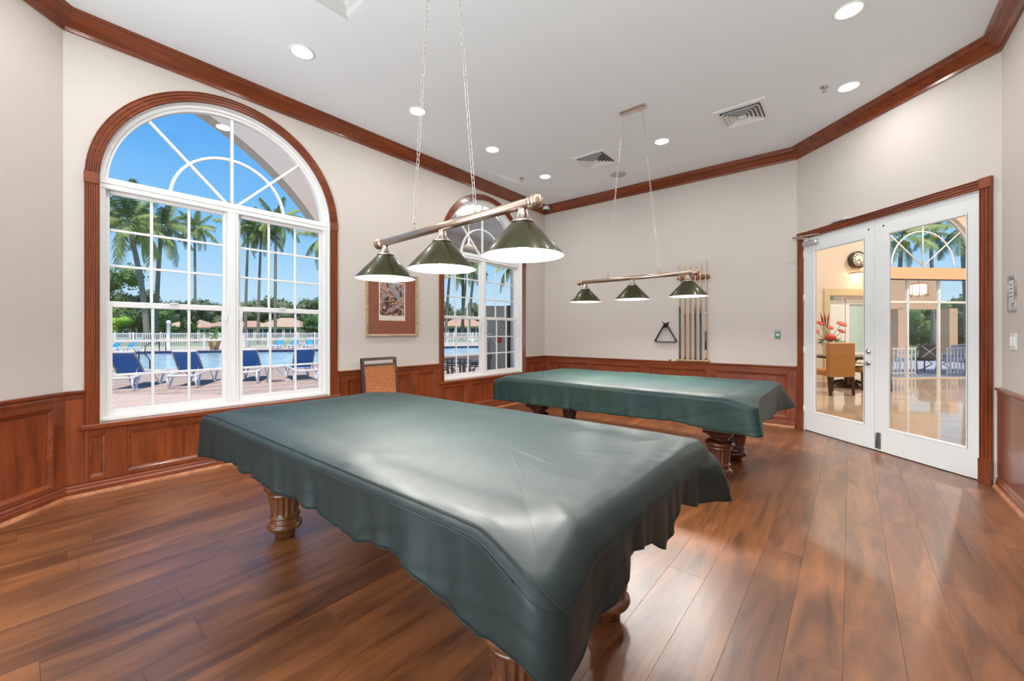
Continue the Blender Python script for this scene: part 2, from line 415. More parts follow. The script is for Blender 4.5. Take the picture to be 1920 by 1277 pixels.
panelrow(4, [(L4-1.05, L4-.14), (L4-2.08, L4-1.17), (L4-3.1, L4-2.2)], ZP1, ZP0, 4.0, L4)

# sweeps in the plane of a wall: path of (u, v), profile of (offset to the outside, height off the wall)
def sweep_plane(mb, path, prof, M, closed=False):
    pts = [Vector(p) for p in path]; m = len(pts); rows = []
    for i, p in enumerate(pts):
        a = (pts[i]-pts[i-1]) if i > 0 else None; b = (pts[i+1]-pts[i]) if i < m-1 else None
        if a is None: a = b
        if b is None: b = a
        a = a.normalized(); b = b.normalized(); na, nb = Vector((-a.y, a.x)), Vector((-b.y, b.x))
        mi = (na+nb)/(1+na.dot(nb))
        rows.append([M @ Vector((p.x+mi.x*o_, p.y+mi.y*o_, w_)) for o_, w_ in prof])
    mb.strip(rows, closed=True, capends=True); return mb
def flute(wd, h=.022, n=3):
    pr = [(0, 0), (0, h*.7), (.004, h)]
    st = (wd-.008)/n
    for k in range(n):
        c = .004+k*st
        pr += [(c+st*.12, h), (c+st*.3, h*.62), (c+st*.7, h*.62), (c+st*.88, h)]
    pr += [(wd-.004, h), (wd, h*.7), (wd, 0)]
    return pr

def make_window(cy_, name):
    root = struct(empty(name, (XL, cy_, 0)))
    Mw = Matrix(((0, 0, 1, 0), (1, 0, 0, 0), (0, 1, 0, 0), (0, 0, 0, 1)))     # local u->y, v->z, w->x
    r = AR; CWD = 1.01-AR
    # brown casing: two fluted jambs, corner blocks at the spring line, fluted arch
    pr = flute(CWD)
    for sg in (-1, 1):
        mb = MB(); path = [(r, SILL), (r, SPR-.045)] if sg > 0 else [(-r, SPR-.045), (-r, SILL)]
        # outside is to the left of the travel direction
        path = [(-r, SILL), (-r, SPR-.045)] if sg < 0 else [(r, SPR-.045), (r, SILL)]
        sweep_plane(mb, path, pr, Mw); mb.build('casing_jamb', M_cherryz, root)
        MB().bbox((0, min(sg*r, sg*(r+CWD+.003)), SPR-.045), (.028, max(sg*r, sg*(r+CWD+.003)), SPR+.045), .003).build('casing_block', M_cherryz, root)
    path = [(-r*math.cos(a), SPR+r*math.sin(a)) for a in [math.asin(.045/r)+(math.pi-2*math.asin(.045/r))*k/48 for k in range(49)]]
    sweep_plane(MB(), path, pr, Mw).build('casing_arch', M_cherryy, root)
    # stool and apron
    st = MB(); st.bbox((-.10, -r, SILL-.012), (.0, r, SILL), .002); st.bbox((-.002, -1.035, SILL-.038), (.055, 1.035, SILL), .006); st.bbox((0, -1.02, SILL-.05), (.03, 1.02, SILL-.038), .003)
    st.build('window_stool', M_cherryy, root)
    # white reveal liner
    mb = MB(); rl = r-.004
    path = [(-rl, SILL), (-rl, SPR)]+[(-rl*math.cos(math.pi*k/48), SPR+rl*math.sin(math.pi*k/48)) for k in range(1, 48)]+[(rl, SPR), (rl, SILL)]
    rows = [[Mw @ Vector((p[0]*(1 if j < 2 else 1.004), p[1], ww)) for j, ww in ((0, .001), (1, -.21), (2, -.21), (3, .001))] for p in path]
    mb.strip(rows, closed=True, capends=True, smooth=False); mb.build('reveal', M_white, root)
    X0 = -.13     # back plane of the frame
    def bar(name, u0, u1, v0, v1, w0=-.125, w1=-.085, b=.004, m=M_white):
        return MB().bbox((w0, u0, v0), (w1, u1, v1), b).build(name, m, root)
    ro = r-.006
    # outer frame
    for sg in (-1, 1): bar('frame', min(sg*ro, sg*(ro-.035)), max(sg*ro, sg*(ro-.035)), SILL, SPR, -.13, -.06)
    bar('frame', -ro, ro, SILL, SILL+.03, -.13, -.05); bar('mullion', -.045, .045, SILL+.02, SPR-.03, -.13, -.06); bar('mullion', -.018, .018, SILL+.05, SPR-.05, -.06, -.052, .002)
    bar('transom', -ro, ro, SPR-.045, SPR+.045, -.13, -.055); bar('transom', -ro, ro, SPR-.005, SPR+.01, -.056, -.048, .002)
    def ring(name, r0, r1, w0, w1, a0=.0, a1=math.pi, n=48):
        rows = []
        for k in range(n+1):
            a = a0+(a1-a0)*k/n
            rows.append([Mw @ Vector((-q*math.cos(a), SPR+q*math.sin(a)+.0, ww)) for q, ww in ((r0, w0), (r0, w1), (r1, w1), (r1, w0))])
        MB().strip(rows, closed=True, capends=True, smooth=False).build(name, M_white, root)
    ring('frame', ro-.028, ro, -.13, -.05); ring('frame', ro-.05, ro-.026, -.13, -.075)
    ring('muntin', .462, .484, -.12, -.09)
    for a in (45, 90, 135):
        ca, sa = math.cos(R(a)), math.sin(R(a)); p = Vector((-ca, sa)); q = Vector((sa, ca))*.011; mb = MB()
        pts = [p*.03+q, p*(ro-.04)+q, p*(ro-.04)-q, p*.03-q]
        mb.strip([[Mw @ Vector((t_.x, SPR+t_.y, ww)) for ww in (-.118, -.092)] for t_ in pts+[pts[0]]], closed=False)
        mb.add([Mw @ Vector((t_.x, SPR+t_.y, -.092)) for t_ in pts], [(0, 1, 2, 3)]); mb.add([Mw @ Vector((t_.x, SPR+t_.y, -.118)) for t_ in pts], [(3, 2, 1, 0)])
        mb.build('muntin', M_white, root)
    mb = MB(); mb.strip([[Mw @ Vector((-.045*math.cos(math.pi*k/12), SPR+.045+.03*math.sin(math.pi*k/12), ww)) for k in range(13)] for ww in (-.12, -.085)]); mb.build('muntin_hub', M_white, root)
    # fanlight panes
    for a0, a1 in ((2, 44), (46, 89), (91, 134), (136, 178)):
        for r0, r1 in ((.05, .465), (.482, ro-.045)):
            n = 10; rows = [[Mw @ Vector((-q*math.cos(R(a0+(a1-a0)*k/n)), SPR+max(.04, q*math.sin(R(a0+(a1-a0)*k/n))), -.105)) for q in (r0, r1)] for k in range(n+1)]
            MB().strip(rows).build('pane', M_glass, root, fix=False)
    # sashes
    for sg in (-1, 1):
        def U(a, b): return (a, b) if sg > 0 else (-b, -a)
        a0, a1 = .045, ro-.035
        # upper sash (set back), lower sash (proud)
        for (z0, z1, wf, st_, bot, top) in ((1.455, SPR-.045, -.118, .028, .05, .028), (SILL+.03, 1.50, -.095, .042, .055, .045)):
            u0, u1 = U(a0, a1)
            bar('sash_stile', u0, u0+st_, z0, z1, wf-.012, wf+.018); bar('sash_stile', u1-st_, u1, z0, z1, wf-.012, wf+.018)
            bar('sash_rail', u0+st_, u1-st_, z0, z0+bot, wf-.012, wf+.018); bar('sash_rail', u0+st_, u1-st_, z1-top, z1, wf-.012, wf+.02)
            g0, g1, h0, h1 = u0+st_, u1-st_, z0+bot, z1-top
            for k in (1, 2):
                uu = g0+(g1-g0)*k/3; bar('muntin', uu-.010, uu+.010, h0, h1, wf-.008, wf+.012, .003)
                vv = h0+(h1-h0)*k/3; bar('muntin', g0, g1, vv-.010, vv+.010, wf-.007, wf+.011, .003)
            for k in range(3):
                for j in range(3):
                    p0, p1 = g0+(g1-g0)*k/3+.006, g0+(g1-g0)*(k+1)/3-.006; q0, q1 = h0+(h1-h0)*j/3+.006, h0+(h1-h0)*(j+1)/3-.006
                    MB().add([(wf, p0, q0), (wf, p1, q0), (wf, p1, q1), (wf, p0, q1)], [(0, 1, 2, 3)]).build('pane', M_glass, root, fix=False)
        MB().bbox((-.075, sg*.058-.008, 1.36), (-.05, sg*.058+.008, 1.405), .003).build('window_latch', M_white, root)
        MB().bbox((-.075, sg*.45-.03, 1.497), (-.05, sg*.45+.03, 1.51), .003).build('window_latch', M_white, root)
    return root
w1 = make_window(WC[0], 'window_1')
w2 = copy_tree(w1); w2.name = 'window_2'; w2.location = (XL, WC[1], 0)

# ------------------------------------------------------------------ double door (local: x along the wall from the back corner, y into the room, z up)
dd = Vector((1, -1))/S2
door_angle = R(-45)
DL = (CW-YB, YB, 0)
def local_box(root, name, lo, hi, m, b=.003): return MB().bbox(lo, hi, b).build(name, m, root)
# in this frame +y points out of the room; into the room is -y
fr = struct(empty('trim_%d' % (TN+1), DL, door_angle)); TN += 1
Mc = Matrix(((1, 0, 0, 0), (0, 0, -1, 0), (0, 1, 0, 0), (0, 0, 0, 1)))
CWD = .085
for nm, path in (('casing_jamb', [(DS0, .2), (DS0, DH)]), ('casing_jamb', [(DS1, DH), (DS1, .2)])):
    sweep_plane(MB(), path, flute(CWD), Mc).build(nm, M_cherryz, fr)
sweep_plane(MB(), [(DS0, DH), (DS1, DH)], flute(CWD), Mc).build('casing_head', M_cherryx, fr)
for u in (DS0-CWD-.002, DS1): local_box(fr, 'corner_block', (u, -.03, DH), (u+CWD+.002, 0, DH+CWD+.003), M_cherryz)
for u in (DS0-CWD-.003, DS1-.001): local_box(fr, 'plinth_block', (u, -.032, 0), (u+CWD+.004, 0, .2), M_cherryz)
for u0, u1, z0, z1 in ((DS0, DS0+.012, 0, DH), (DS1-.012, DS1, 0, DH), (DS0, DS1, DH-.012, DH)): local_box(fr, 'door_jamb', (u0, -.001, z0), (u1, .139, z1), M_white, .001)
local_box(fr, 'threshold', (DS0, 0, -.011), (DS1, .14, .004), M_dark, .002)
mid = 1.036
gl = {1: (.26, .926), 2: (1.174, 1.86)}
for n_, (a, b) in {1: (DS0+.014, mid-.002), 2: (mid+.002, DS1-.014)}.items():
    dr = struct(empty('door_%d' % n_, DL, door_angle)); g0, g1 = gl[n_]; z0, z1 = .248, 2.275; y0, y1 = .004, .046
    local_box(dr, 'stile', (a, y0, .008), (g0, y1, DH-.014), M_whitedoor); local_box(dr, 'stile', (g1, y0, .008), (b, y1, DH-.014), M_whitedoor)
    local_box(dr, 'rail', (g0-.002, y0+.0003, .008), (g1+.002, y1-.0003, z0), M_whitedoor, .001); local_box(dr, 'rail', (g0-.002, y0+.0003, z1), (g1+.002, y1-.0003, DH-.014), M_whitedoor, .001)
    bd = MB(); pr = [(0, -.003), (.008, -.003), (.016, .006), (.016, .02), (0, .02)]
    bd.strip([[Vector((g0+o_, y0+w_, z0+o_)), Vector((g1-o_, y0+w_, z0+o_)), Vector((g1-o_, y0+w_, z1-o_)), Vector((g0+o_, y0+w_, z1-o_))] for o_, w_ in pr], closed=True)
    bd.build('glazing_bead', M_whitedoor, dr)
    MB().add([(g0+.008, .025, z0+.008), (g1-.008, .025, z0+.008), (g1-.008, .025, z1-.008), (g0+.008, .025, z1-.008)], [(0, 1, 2, 3)]).build('pane', M_dglass, dr, fix=False)
    if n_ == 1:
        for zz in (.27, 1.02, 1.69, 2.24)[:]:
            hg = MB(); hg.cyl((a-.004, -.006, zz-.045), (a-.004, -.006, zz+.045), .008, 10); hg.bbox((a-.002, .0, zz-.045), (a+.022, .005, zz+.045), .001); hg.build('hinge', M_white, dr)
        hd = MB(); hx = .975
        hd.lathe([(.027, 0), (.027, .006), (.022, .012), (.014, .014), (.0, .015)], 20, Matrix.Translation((hx, .004, .92)) @ Matrix.Rotation(R(90), 4, 'X'))
        hd.tube([(hx, .0, .92), (hx, -.05, .92)], .010, 10); hd.tube([(hx, -.05, .92), (hx-.03, -.055, .918), (hx-.12, -.05, .915)], [.011, .010, .006], 10)
        hd.build('lever_handle', M_nickel, dr)
        MB().lathe([(.027, 0), (.027, .008), (.022, .014), (.0, .016)], 20, Matrix.Translation((hx, .004, 1.045)) @ Matrix.Rotation(R(90), 4, 'X')).build('deadbolt', M_nickel, dr)
        cl = MB(); cl.bbox((a+.01, -.05, DH-.10), (a+.22, .004, DH-.045), .012); cl.build('door_closer', mat('closer_silver', (.6, .6, .6), .35, .8), dr)
        ar = MB(); ar.tube([(a+.12, -.04, DH-.05), (a+.12, -.045, DH-.02), (a+.03, -.20, DH-.01)], .008, 8); ar.tube([(a+.03, -.20, DH-.0), (a+.26, -.03, DH+.01)], .007, 8); ar.build('closer_arm', M_nickel, dr)
    else:
        MB().bbox((a+.03, -.004, .03), (a+.07, .006, .20), .002).build('flush_bolt', mat('bolt_grey', (.25, .25, .25), .4, .8), dr)
        MB().cyl((a+.03, -.012, .035), (a+.03, -.012, .19), .006, 8).build('flush_bolt', bpy.data.materials['bolt_grey'], dr)
    px_ = mid-.06 if n_ == 1 else mid+.10
    MB().lathe([(.009, 0), (.009, .004), (.0, .006)], 12, Matrix.Translation((px_, .004, DH-.09)) @ Matrix.Rotation(R(90), 4, 'X')).build('door_viewer', M_black, dr)
# ------------------------------------------------------------------ pool tables with their fitted vinyl covers
def M_vinyl(name, c, c2):
    m, t, b = newmat(name); N = t.nodes; L = t.links
    tcn = N.new('ShaderNodeTexCoord'); n1 = N.new('ShaderNodeTexNoise'); n1.inputs['Scale'].default_value = 2.2; n1.inputs['Detail'].default_value = 6; L.new(tcn.outputs['Object'], n1.inputs[0])
    r_ = N.new('ShaderNodeValToRGB'); r_.color_ramp.elements[0].color = (*c2, 1); r_.color_ramp.elements[1].color = (*c, 1); r_.color_ramp.elements[0].position = .3; r_.color_ramp.elements[1].position = .7
    L.new(n1.outputs[0], r_.inputs[0]); L.new(r_.outputs[0], b.inputs['Base Color'])
    b.inputs['Roughness'].default_value = .40; b.inputs['Specular IOR Level'].default_value = .42; b.inputs['Coat Weight'].default_value = .08; b.inputs['Coat Roughness'].default_value = .30
    rr = N.new('ShaderNodeMapRange'); L.new(n1.outputs[0], rr.inputs[0]); rr.inputs['To Min'].default_value = .50; rr.inputs['To Max'].default_value = .62; L.new(rr.outputs[0], b.inputs['Roughness'])
    n2 = N.new('ShaderNodeTexNoise'); n2.inputs['Scale'].default_value = 4.5; n2.inputs['Detail'].default_value = 4; L.new(tcn.outputs['Object'], n2.inputs[0])
    n3 = N.new('ShaderNodeTexNoise'); n3.inputs['Scale'].default_value = 260; L.new(tcn.outputs['Object'], n3.inputs[0])
    b1 = N.new('ShaderNodeBump'); b1.inputs['Strength'].default_value = .25; b1.inputs['Distance'].default_value = .012; L.new(n2.outputs[0], b1.inputs['Height'])
    b2 = N.new('ShaderNodeBump'); b2.inputs['Strength'].default_value = .08; b2.inputs['Distance'].default_value = .001; L.new(n3.outputs[0], b2.inputs['Height']); L.new(b1.outputs[0], b2.inputs['Normal']); L.new(b2.outputs[0], b.inputs['Normal'])
    return m
M_cov1 = M_vinyl('dark_green_vinyl', (.010, .024, .023), (.006, .016, .016))
M_cov2 = M_vinyl('mid_green_vinyl', (.018, .048, .034), (.005, .026, .032))
M_seam = mat('seam_thread', (.012, .02, .02), .6)
M_body = wood('table_body_wood', (.045, .012, .006), (.13, .035, .015), .25, axis='x', coat=.5)

def lerp_tab(tab, x):
    if x <= tab[0][0]: return tab[0][1]
    for (a, p), (b, q) in zip(tab, tab[1:]):
        if x <= b: return p+(q-p)*(x-a)/(b-a)
    return tab[-1][1]
def rnd1(seed):
    r_ = random.Random(seed); ph = [r_.random()*6.28 for _ in range(8)]; am = [r_.uniform(.5, 1) for _ in range(8)]
    fr_ = [3.1, 5.3, 8.7, 12.9, 17.3, 23.1, 31.7, 43.3]
    return lambda x: sum(a*math.sin(f*x+p)/(1+f*.12) for a, f, p in zip(am, fr_, ph))/2.6
def make_cover(root, hx, hy, zt, cfg, m):
    """hx, hy: half sizes; zt: top height; local origin at the table's centre on the floor"""
    r0 = .04; NPX, NPY, NC = 150, 80, 14
    per = []      # (side, fraction, base point on the rounded rectangle for inset d)
    def ring_pt(side, t, d):     # d>0 inset
        a, b, r_ = hx-d, hy-d, max(r0-d, .004)
        a = max(a, .003); b = max(b, .003); r_ = min(r_, a, b)
        if side == 0: return Vector((-(a-r_)+2*(a-r_)*t, -b)), Vector((0, -1))
        if side == 2: return Vector((a, -(b-r_)+2*(b-r_)*t)), Vector((1, 0))
        if side == 4: return Vector(((a-r_)-2*(a-r_)*t, b)), Vector((0, 1))
        if side == 6: return Vector((-a, (b-r_)-2*(b-r_)*t)), Vector((-1, 0))
        cx_, cy_, a0 = {1: (a-r_, -(b-r_), -90), 3: (a-r_, b-r_, 0), 5: (-(a-r_), b-r_, 90), 7: (-(a-r_), -(b-r_), 180)}[side]
        an = R(a0+90*t); n_ = Vector((math.cos(an), math.sin(an))); return Vector((cx_, cy_))+n_*r_, n_
    seq = []
    for side in range(8):
        n_ = NPX if side in (0, 4) else NPY if side in (2, 6) else NC
        seq += [(side, k/n_) for k in range(n_)]
    NS = len(seq); wv = rnd1(cfg['seed']); wv2 = rnd1(cfg['seed']+5); tp = rnd1(cfg['seed']+9)
    from mathutils import noise
    corners = {1: Vector((hx, -hy)), 3: Vector((hx, hy)), 5: Vector((-hx, hy)), 7: Vector((-hx, -hy))}
    cn = {k: Vector((1 if v.x > 0 else -1, 1 if v.y > 0 else -1)).normalized() for k, v in corners.items()}
    def cdrop(p):    # sag and outward pull near the corners
        dz, off = 0, Vector((0, 0))
        for k, c in corners.items():
            q = max(0, 1-(p-c).length/.20); s_ = q*q*(3-2*q)
            dz += cfg['sag'][k]*s_; off += cn[k]*cfg['pull'][k]*s_
        return dz, off
    rows = []
    dmax = hy-.004
    for d, dz in ((dmax, -.016), (dmax*.9, -.016), (dmax*.8, -.016), (dmax*.7, -.016), (dmax*.6, -.016), (dmax*.5, -.0155), (dmax*.42, -.015), (.235, -.014), (.21, -.0125), (.185, -.010), (.16, -.0065), (.135, -.003), (.11, -.001), (.08, 0), (.05, 0), (.03, -.001), (.014, -.004)):
        row = []
        for side, t in seq:
            p, n_ = ring_pt(side, t, d); cz, off = cdrop(p); 
            nz = noise.fractal(Vector((p.x*3.1, p.y*3.1, cfg['seed'])), 1, 2, 4)*.006
            wr = abs(noise.noise(Vector((p.x*1.3+p.y*2.2, p.y*5.5-p.x*.8, cfg['seed']+4))))
            nz += max(0, .10-wr)**2*.28*cfg['wr']
            row.append(Vector((p.x+off.x, p.y+off.y, zt+dz-cz+(nz if d > .02 else nz*.5))))
        rows.append(row)
    top_n = len(rows)
    # edge strip between the two seams, then the skirt
    seams = [[], []]
    prof = [(0.0, 0)]+[(.25*k, 1) for k in range(1, 5)]
    L_side = {0: 2*hx, 2: 2*hy, 4: 2*hx, 6: 2*hy}
    arc = 0; S = []
    for i, (side, t) in enumerate(seq):
        p, _ = ring_pt(side, t, 0); q, _ = ring_pt(*seq[i-1], 0); arc += (p-q).length if i else 0; S.append(arc)
    nk = 16
    skirt = [[] for _ in range(nk+4)]
    for i, (side, t) in enumerate(seq):
        p, n_ = ring_pt(side, t, 0); cz, off = cdrop(p); s_ = S[i]
        if side in (0, 2, 4, 6): blend = {side: 1}
        else: blend = {side-1: 1-t, (side+1) % 8: t}
        ev = lambda key: sum(w_*cfg[key][k] for k, w_ in blend.items())
        sd_ = ev('strip'); u = {0: p.x, 2: p.y, 4: p.x, 6: p.y}
        def hemz(k): tb = cfg['hem'][k]; return lerp_tab(tb, p.x if k in (0, 4) else p.y)
        hz = sum(w_*hemz(k) for k, w_ in blend.items())+.008*wv2(s_*2.3)*cfg['hw']
        z0 = zt-.006-cz; base = p+off
        jit = .0035*wv(s_*4)
        e1 = Vector((base.x, base.y, z0)); seams[0].append(e1+Vector((n_.x*.002, n_.y*.002, .002)))
        out2 = .022+sd_*.30
        e2 = Vector((base.x+n_.x*(out2+jit), base.y+n_.y*(out2+jit), z0-sd_+jit)); seams[1].append(e2+Vector((n_.x*.003, n_.y*.003, 0)))
        skirt[0].append(e1); skirt[1].append(e1.lerp(e2, .35)+Vector((n_.x, n_.y, 0))*.006); skirt[2].append(e1.lerp(e2, .75)+Vector((n_.x, n_.y, 0))*.006); skirt[3].append(e2)
        qd = {k: max(0, 1-(p-c).length/.26) for k, c in corners.items()}
        fl = sum(cfg['flare'][k]*(q*q*(3-2*q)) for k, q in qd.items()); fd = Vector((0, 0))
        for k, q in qd.items(): fd += cn[k]*cfg['flare'][k]*q*q*(3-2*q)
        for j in range(1, nk+1):
            f = j/nk; z = e2.z+(hz-e2.z)*f
            wav = cfg['amp']*wv(s_*2.1)*(f**.8)*(1-.6*min(1, sum(qd.values())))+.006*wv2(s_*3.1+f*1.7)*f + cfg['lean']*f
            o_ = e2+Vector((n_.x*wav+fd.x*f**cfg['fexp'], n_.y*wav+fd.y*f**cfg['fexp'], 0))
            skirt[3+j].append(Vector((o_.x, o_.y, z)))
    rows += skirt
    mb = MB(); mb.v = [tuple(p) for r_ in rows for p in r_]
    for i in range(len(rows)-1):
        for k in range(NS): mb.f.append((i*NS+k, i*NS+(k+1) % NS, (i+1)*NS+(k+1) % NS, (i+1)*NS+k)); mb.sm.append(True)
    me = mb.mesh('cover', m, fix=False)
    bm = bmesh.new(); bm.from_mesh(me)
    inner = [v for v in bm.verts if v.index < NS]; bmesh.ops.remove_doubles(bm, verts=inner, dist=.012)
    bmesh.ops.recalc_face_normals(bm, faces=bm.faces[:]); bm.to_mesh(me); bm.free()
    o = bpy.data.objects.new('vinyl_cover', me); COL.objects.link(o); o.location = root.location; o.rotation_euler = root.rotation_euler
    sl = o.modifiers.new('thick', 'SOLIDIFY'); sl.thickness = .002; sl.offset = -1
    i0 = [i for i, (sd, t) in enumerate(seq) if sd == 0]
    i1 = [i for i, (sd, t) in enumerate(seq) if sd == 1]; nl = len(i1)
    MB().tube([seams[0][i] for i in i0]+[seams[0][i].lerp(seams[1][i], ((k+1)/nl)**1.5)+Vector((.004, -.004, .004)) for k, i in enumerate(i1)], .0015, 5).build('seam', M_seam, o)
    MB().tube([seams[1][i] for i in i0], .0015, 5).build('seam', M_seam, o)
    MB().tube([seams[1][i] for i in range(i0[-1], len(seq))], .0007, 5).build('seam', M_seam, o)
    MB().tube([p for p in skirt[-1]], .0012, 5, closed=True).build('hem', m, o)
    return o
def leg_prof(h):
    return [(.0, 0), (.048, 0), (.050, .036), (.053, .040), (.066, .048), (.080, .060), (.086, .076), (.083, .09), (.072, .10), (.066, .106), (.070, .112), (.066, .118), (.066, .124), (.074, .130), (.075, .138), (.066, .143), (.064, .150),
            (.066, .158), (.069, .19), (.073, .22), (.077, .25), (.078, .262), (.084, .268), (.084, .276), (.078, .282), (.09, .289), (.10, .300), (.102, .312), (.095, .326), (.078, .338), (.066, .344), (.063, .352), (.068, .360), (.085, .372), (.092, .382), (.092, .392), (0, .392)]
def fl_rad(r_, z, a):
    if .150 < z < .256: return r_*(1-.10*max(0, math.cos(16*a))**.6) if math.cos(16*a) > 0 else r_
    return r_
def pool_table(name, cx_, cy_, hx, hy, legs, mleg, label):
    root = empty(name, (cx_, cy_, 0)); tag(root, label, 'pool table', 'covered pool tables')
    me = MB().lathe([(a*1.13, b) for a, b in leg_prof(0)], 96, rad=fl_rad).mesh('leg', mleg)
    for lx, ly in legs:
        o = inst('leg', me, root, (lx-cx_, ly-cy_, 0))
        cp = MB(); pr = [(.088, .392), (.105, .400), (.112, .412), (.105, .42), (.118, .46), (.15, .51), (.17, .53)]
        rows = [[Vector((sx_*q, sy_*q, z)) for sx_, sy_ in ((-1, -1), (1, -1), (1, 1), (-1, 1))] for q, z in pr]
        cp.strip(rows, closed=True, capends=True); cp.build('leg_capital', mleg, o)
    b = MB(); b.bbox((-(hx-.10), -(hy-.10), .53), (hx-.10, hy-.10, .60), .01); b.bbox((-(hx-.06), -(hy-.06), .60), (hx-.06, hy-.06, .655), .01)
    b.build('table_body', M_body, root)
    b = MB(); zt = .712; rw = .125
    for lo, hi in (((-hx+.02, -hy+.02), (hx-.02, -hy+rw)), ((-hx+.02, hy-rw), (hx-.02, hy-.02)), ((-hx+.02, -hy+rw), (-hx+rw, hy-rw)), ((hx-rw, -hy+rw), (hx-.02, hy-rw))):
        b.bbox((*lo, .655), (*hi, zt), .006)
    b.build('rail', M_body, root)
    MB().box((-(hx-rw), -(hy-rw), .655), (hx-rw, hy-rw, .700)).build('playing_surface', mat('felt', (.02, .12, .05), .9), root)
    return root
C1 = ((-2.99-.533)/2, (.747+2.0)/2); H1 = ((2.99-.533)/2, (2.0-.747)/2)
t1 = pool_table('pool_table', C1[0], C1[1], H1[0], H1[1], [(-2.68, 1.07), (-.83, 1.03), (-2.68, 1.70), (-.83, 1.68)], M_leg, 'big pool table near the camera under the dark teal vinyl cover, turned brown fluted legs')
def hp(tab, c): return [(a-c, b) for a, b in tab]
cov1 = make_cover(t1, H1[0], H1[1], .77, dict(seed=3, wr=1, fexp=.45,
    sag={1: .050, 3: .006, 5: .015, 7: .010}, pull={1: .035, 3: .012, 5: 0, 7: .01}, flare={1: .015, 3: .11, 5: .02, 7: .015},
    strip={0: .020, 2: .075, 4: .03, 6: .03}, lean=.0, amp=.034, hw=1.2,
    hem={0: hp([(-2.95, .515), (-2.5, .575), (-2.3, .562), (-2.05, .575), (-1.78, .568), (-1.54, .588), (-1.4, .575), (-1.27, .560), (-1.14, .588), (-.95, .592), (-.87, .568), (-.78, .535), (-.70, .512), (-.65, .535), (-.56, .545), (-.50, .53)], C1[0]),
         2: hp([(.75, .49), (.85, .51), (1.0, .53), (1.15, .60), (1.3, .58), (1.4, .52), (1.5, .545), (1.6, .60), (1.75, .55), (1.95, .50)], C1[1]),
         4: [(-1.2, .52), (0, .57), (1.2, .50)], 6: [(-.6, .52), (0, .56), (.6, .54)]}), M_cov1)
tag(cov1, 'dark teal vinyl cover draped over the big pool table near the camera', 'table cover', 'vinyl table covers')
C2 = ((-3.02-.56)/2, (3.42+4.82)/2); H2 = ((3.02-.56)/2, .70)
t2 = pool_table('pool_table', C2[0], C2[1], H2[0], H2[1], [(-2.75, 3.84), (-.86, 3.84), (-2.75, 4.5), (-.86, 4.5)], M_leg2, 'far pool table by the back wall with dark red-brown turned legs')
cov2 = make_cover(t2, H2[0], H2[1], .765, dict(seed=11, wr=1.6, fexp=1.0,
    sag={1: .045, 3: .004, 5: .01, 7: .03}, pull={1: .03, 3: .02, 5: 0, 7: .02}, flare={1: .05, 3: .15, 5: .02, 7: .0},
    strip={0: .035, 2: .02, 4: .03, 6: .03}, lean=.004, amp=.026, hw=.7,
    hem={0: [(-1.23, .515), (-.6, .515), (.2, .520), (.7, .535), (.95, .51), (1.23, .51)], 2: [(-.7, .50), (-.5, .56), (-.2, .54), (0, .50), (.3, .50), (.7, .52)], 4: [(-1, .52), (1, .52)], 6: [(-.7, .52), (.7, .52)]}), M_cov2)
tag(cov2, 'green vinyl cover wrinkled over the far pool table by the back wall', 'table cover', 'vinyl table covers')

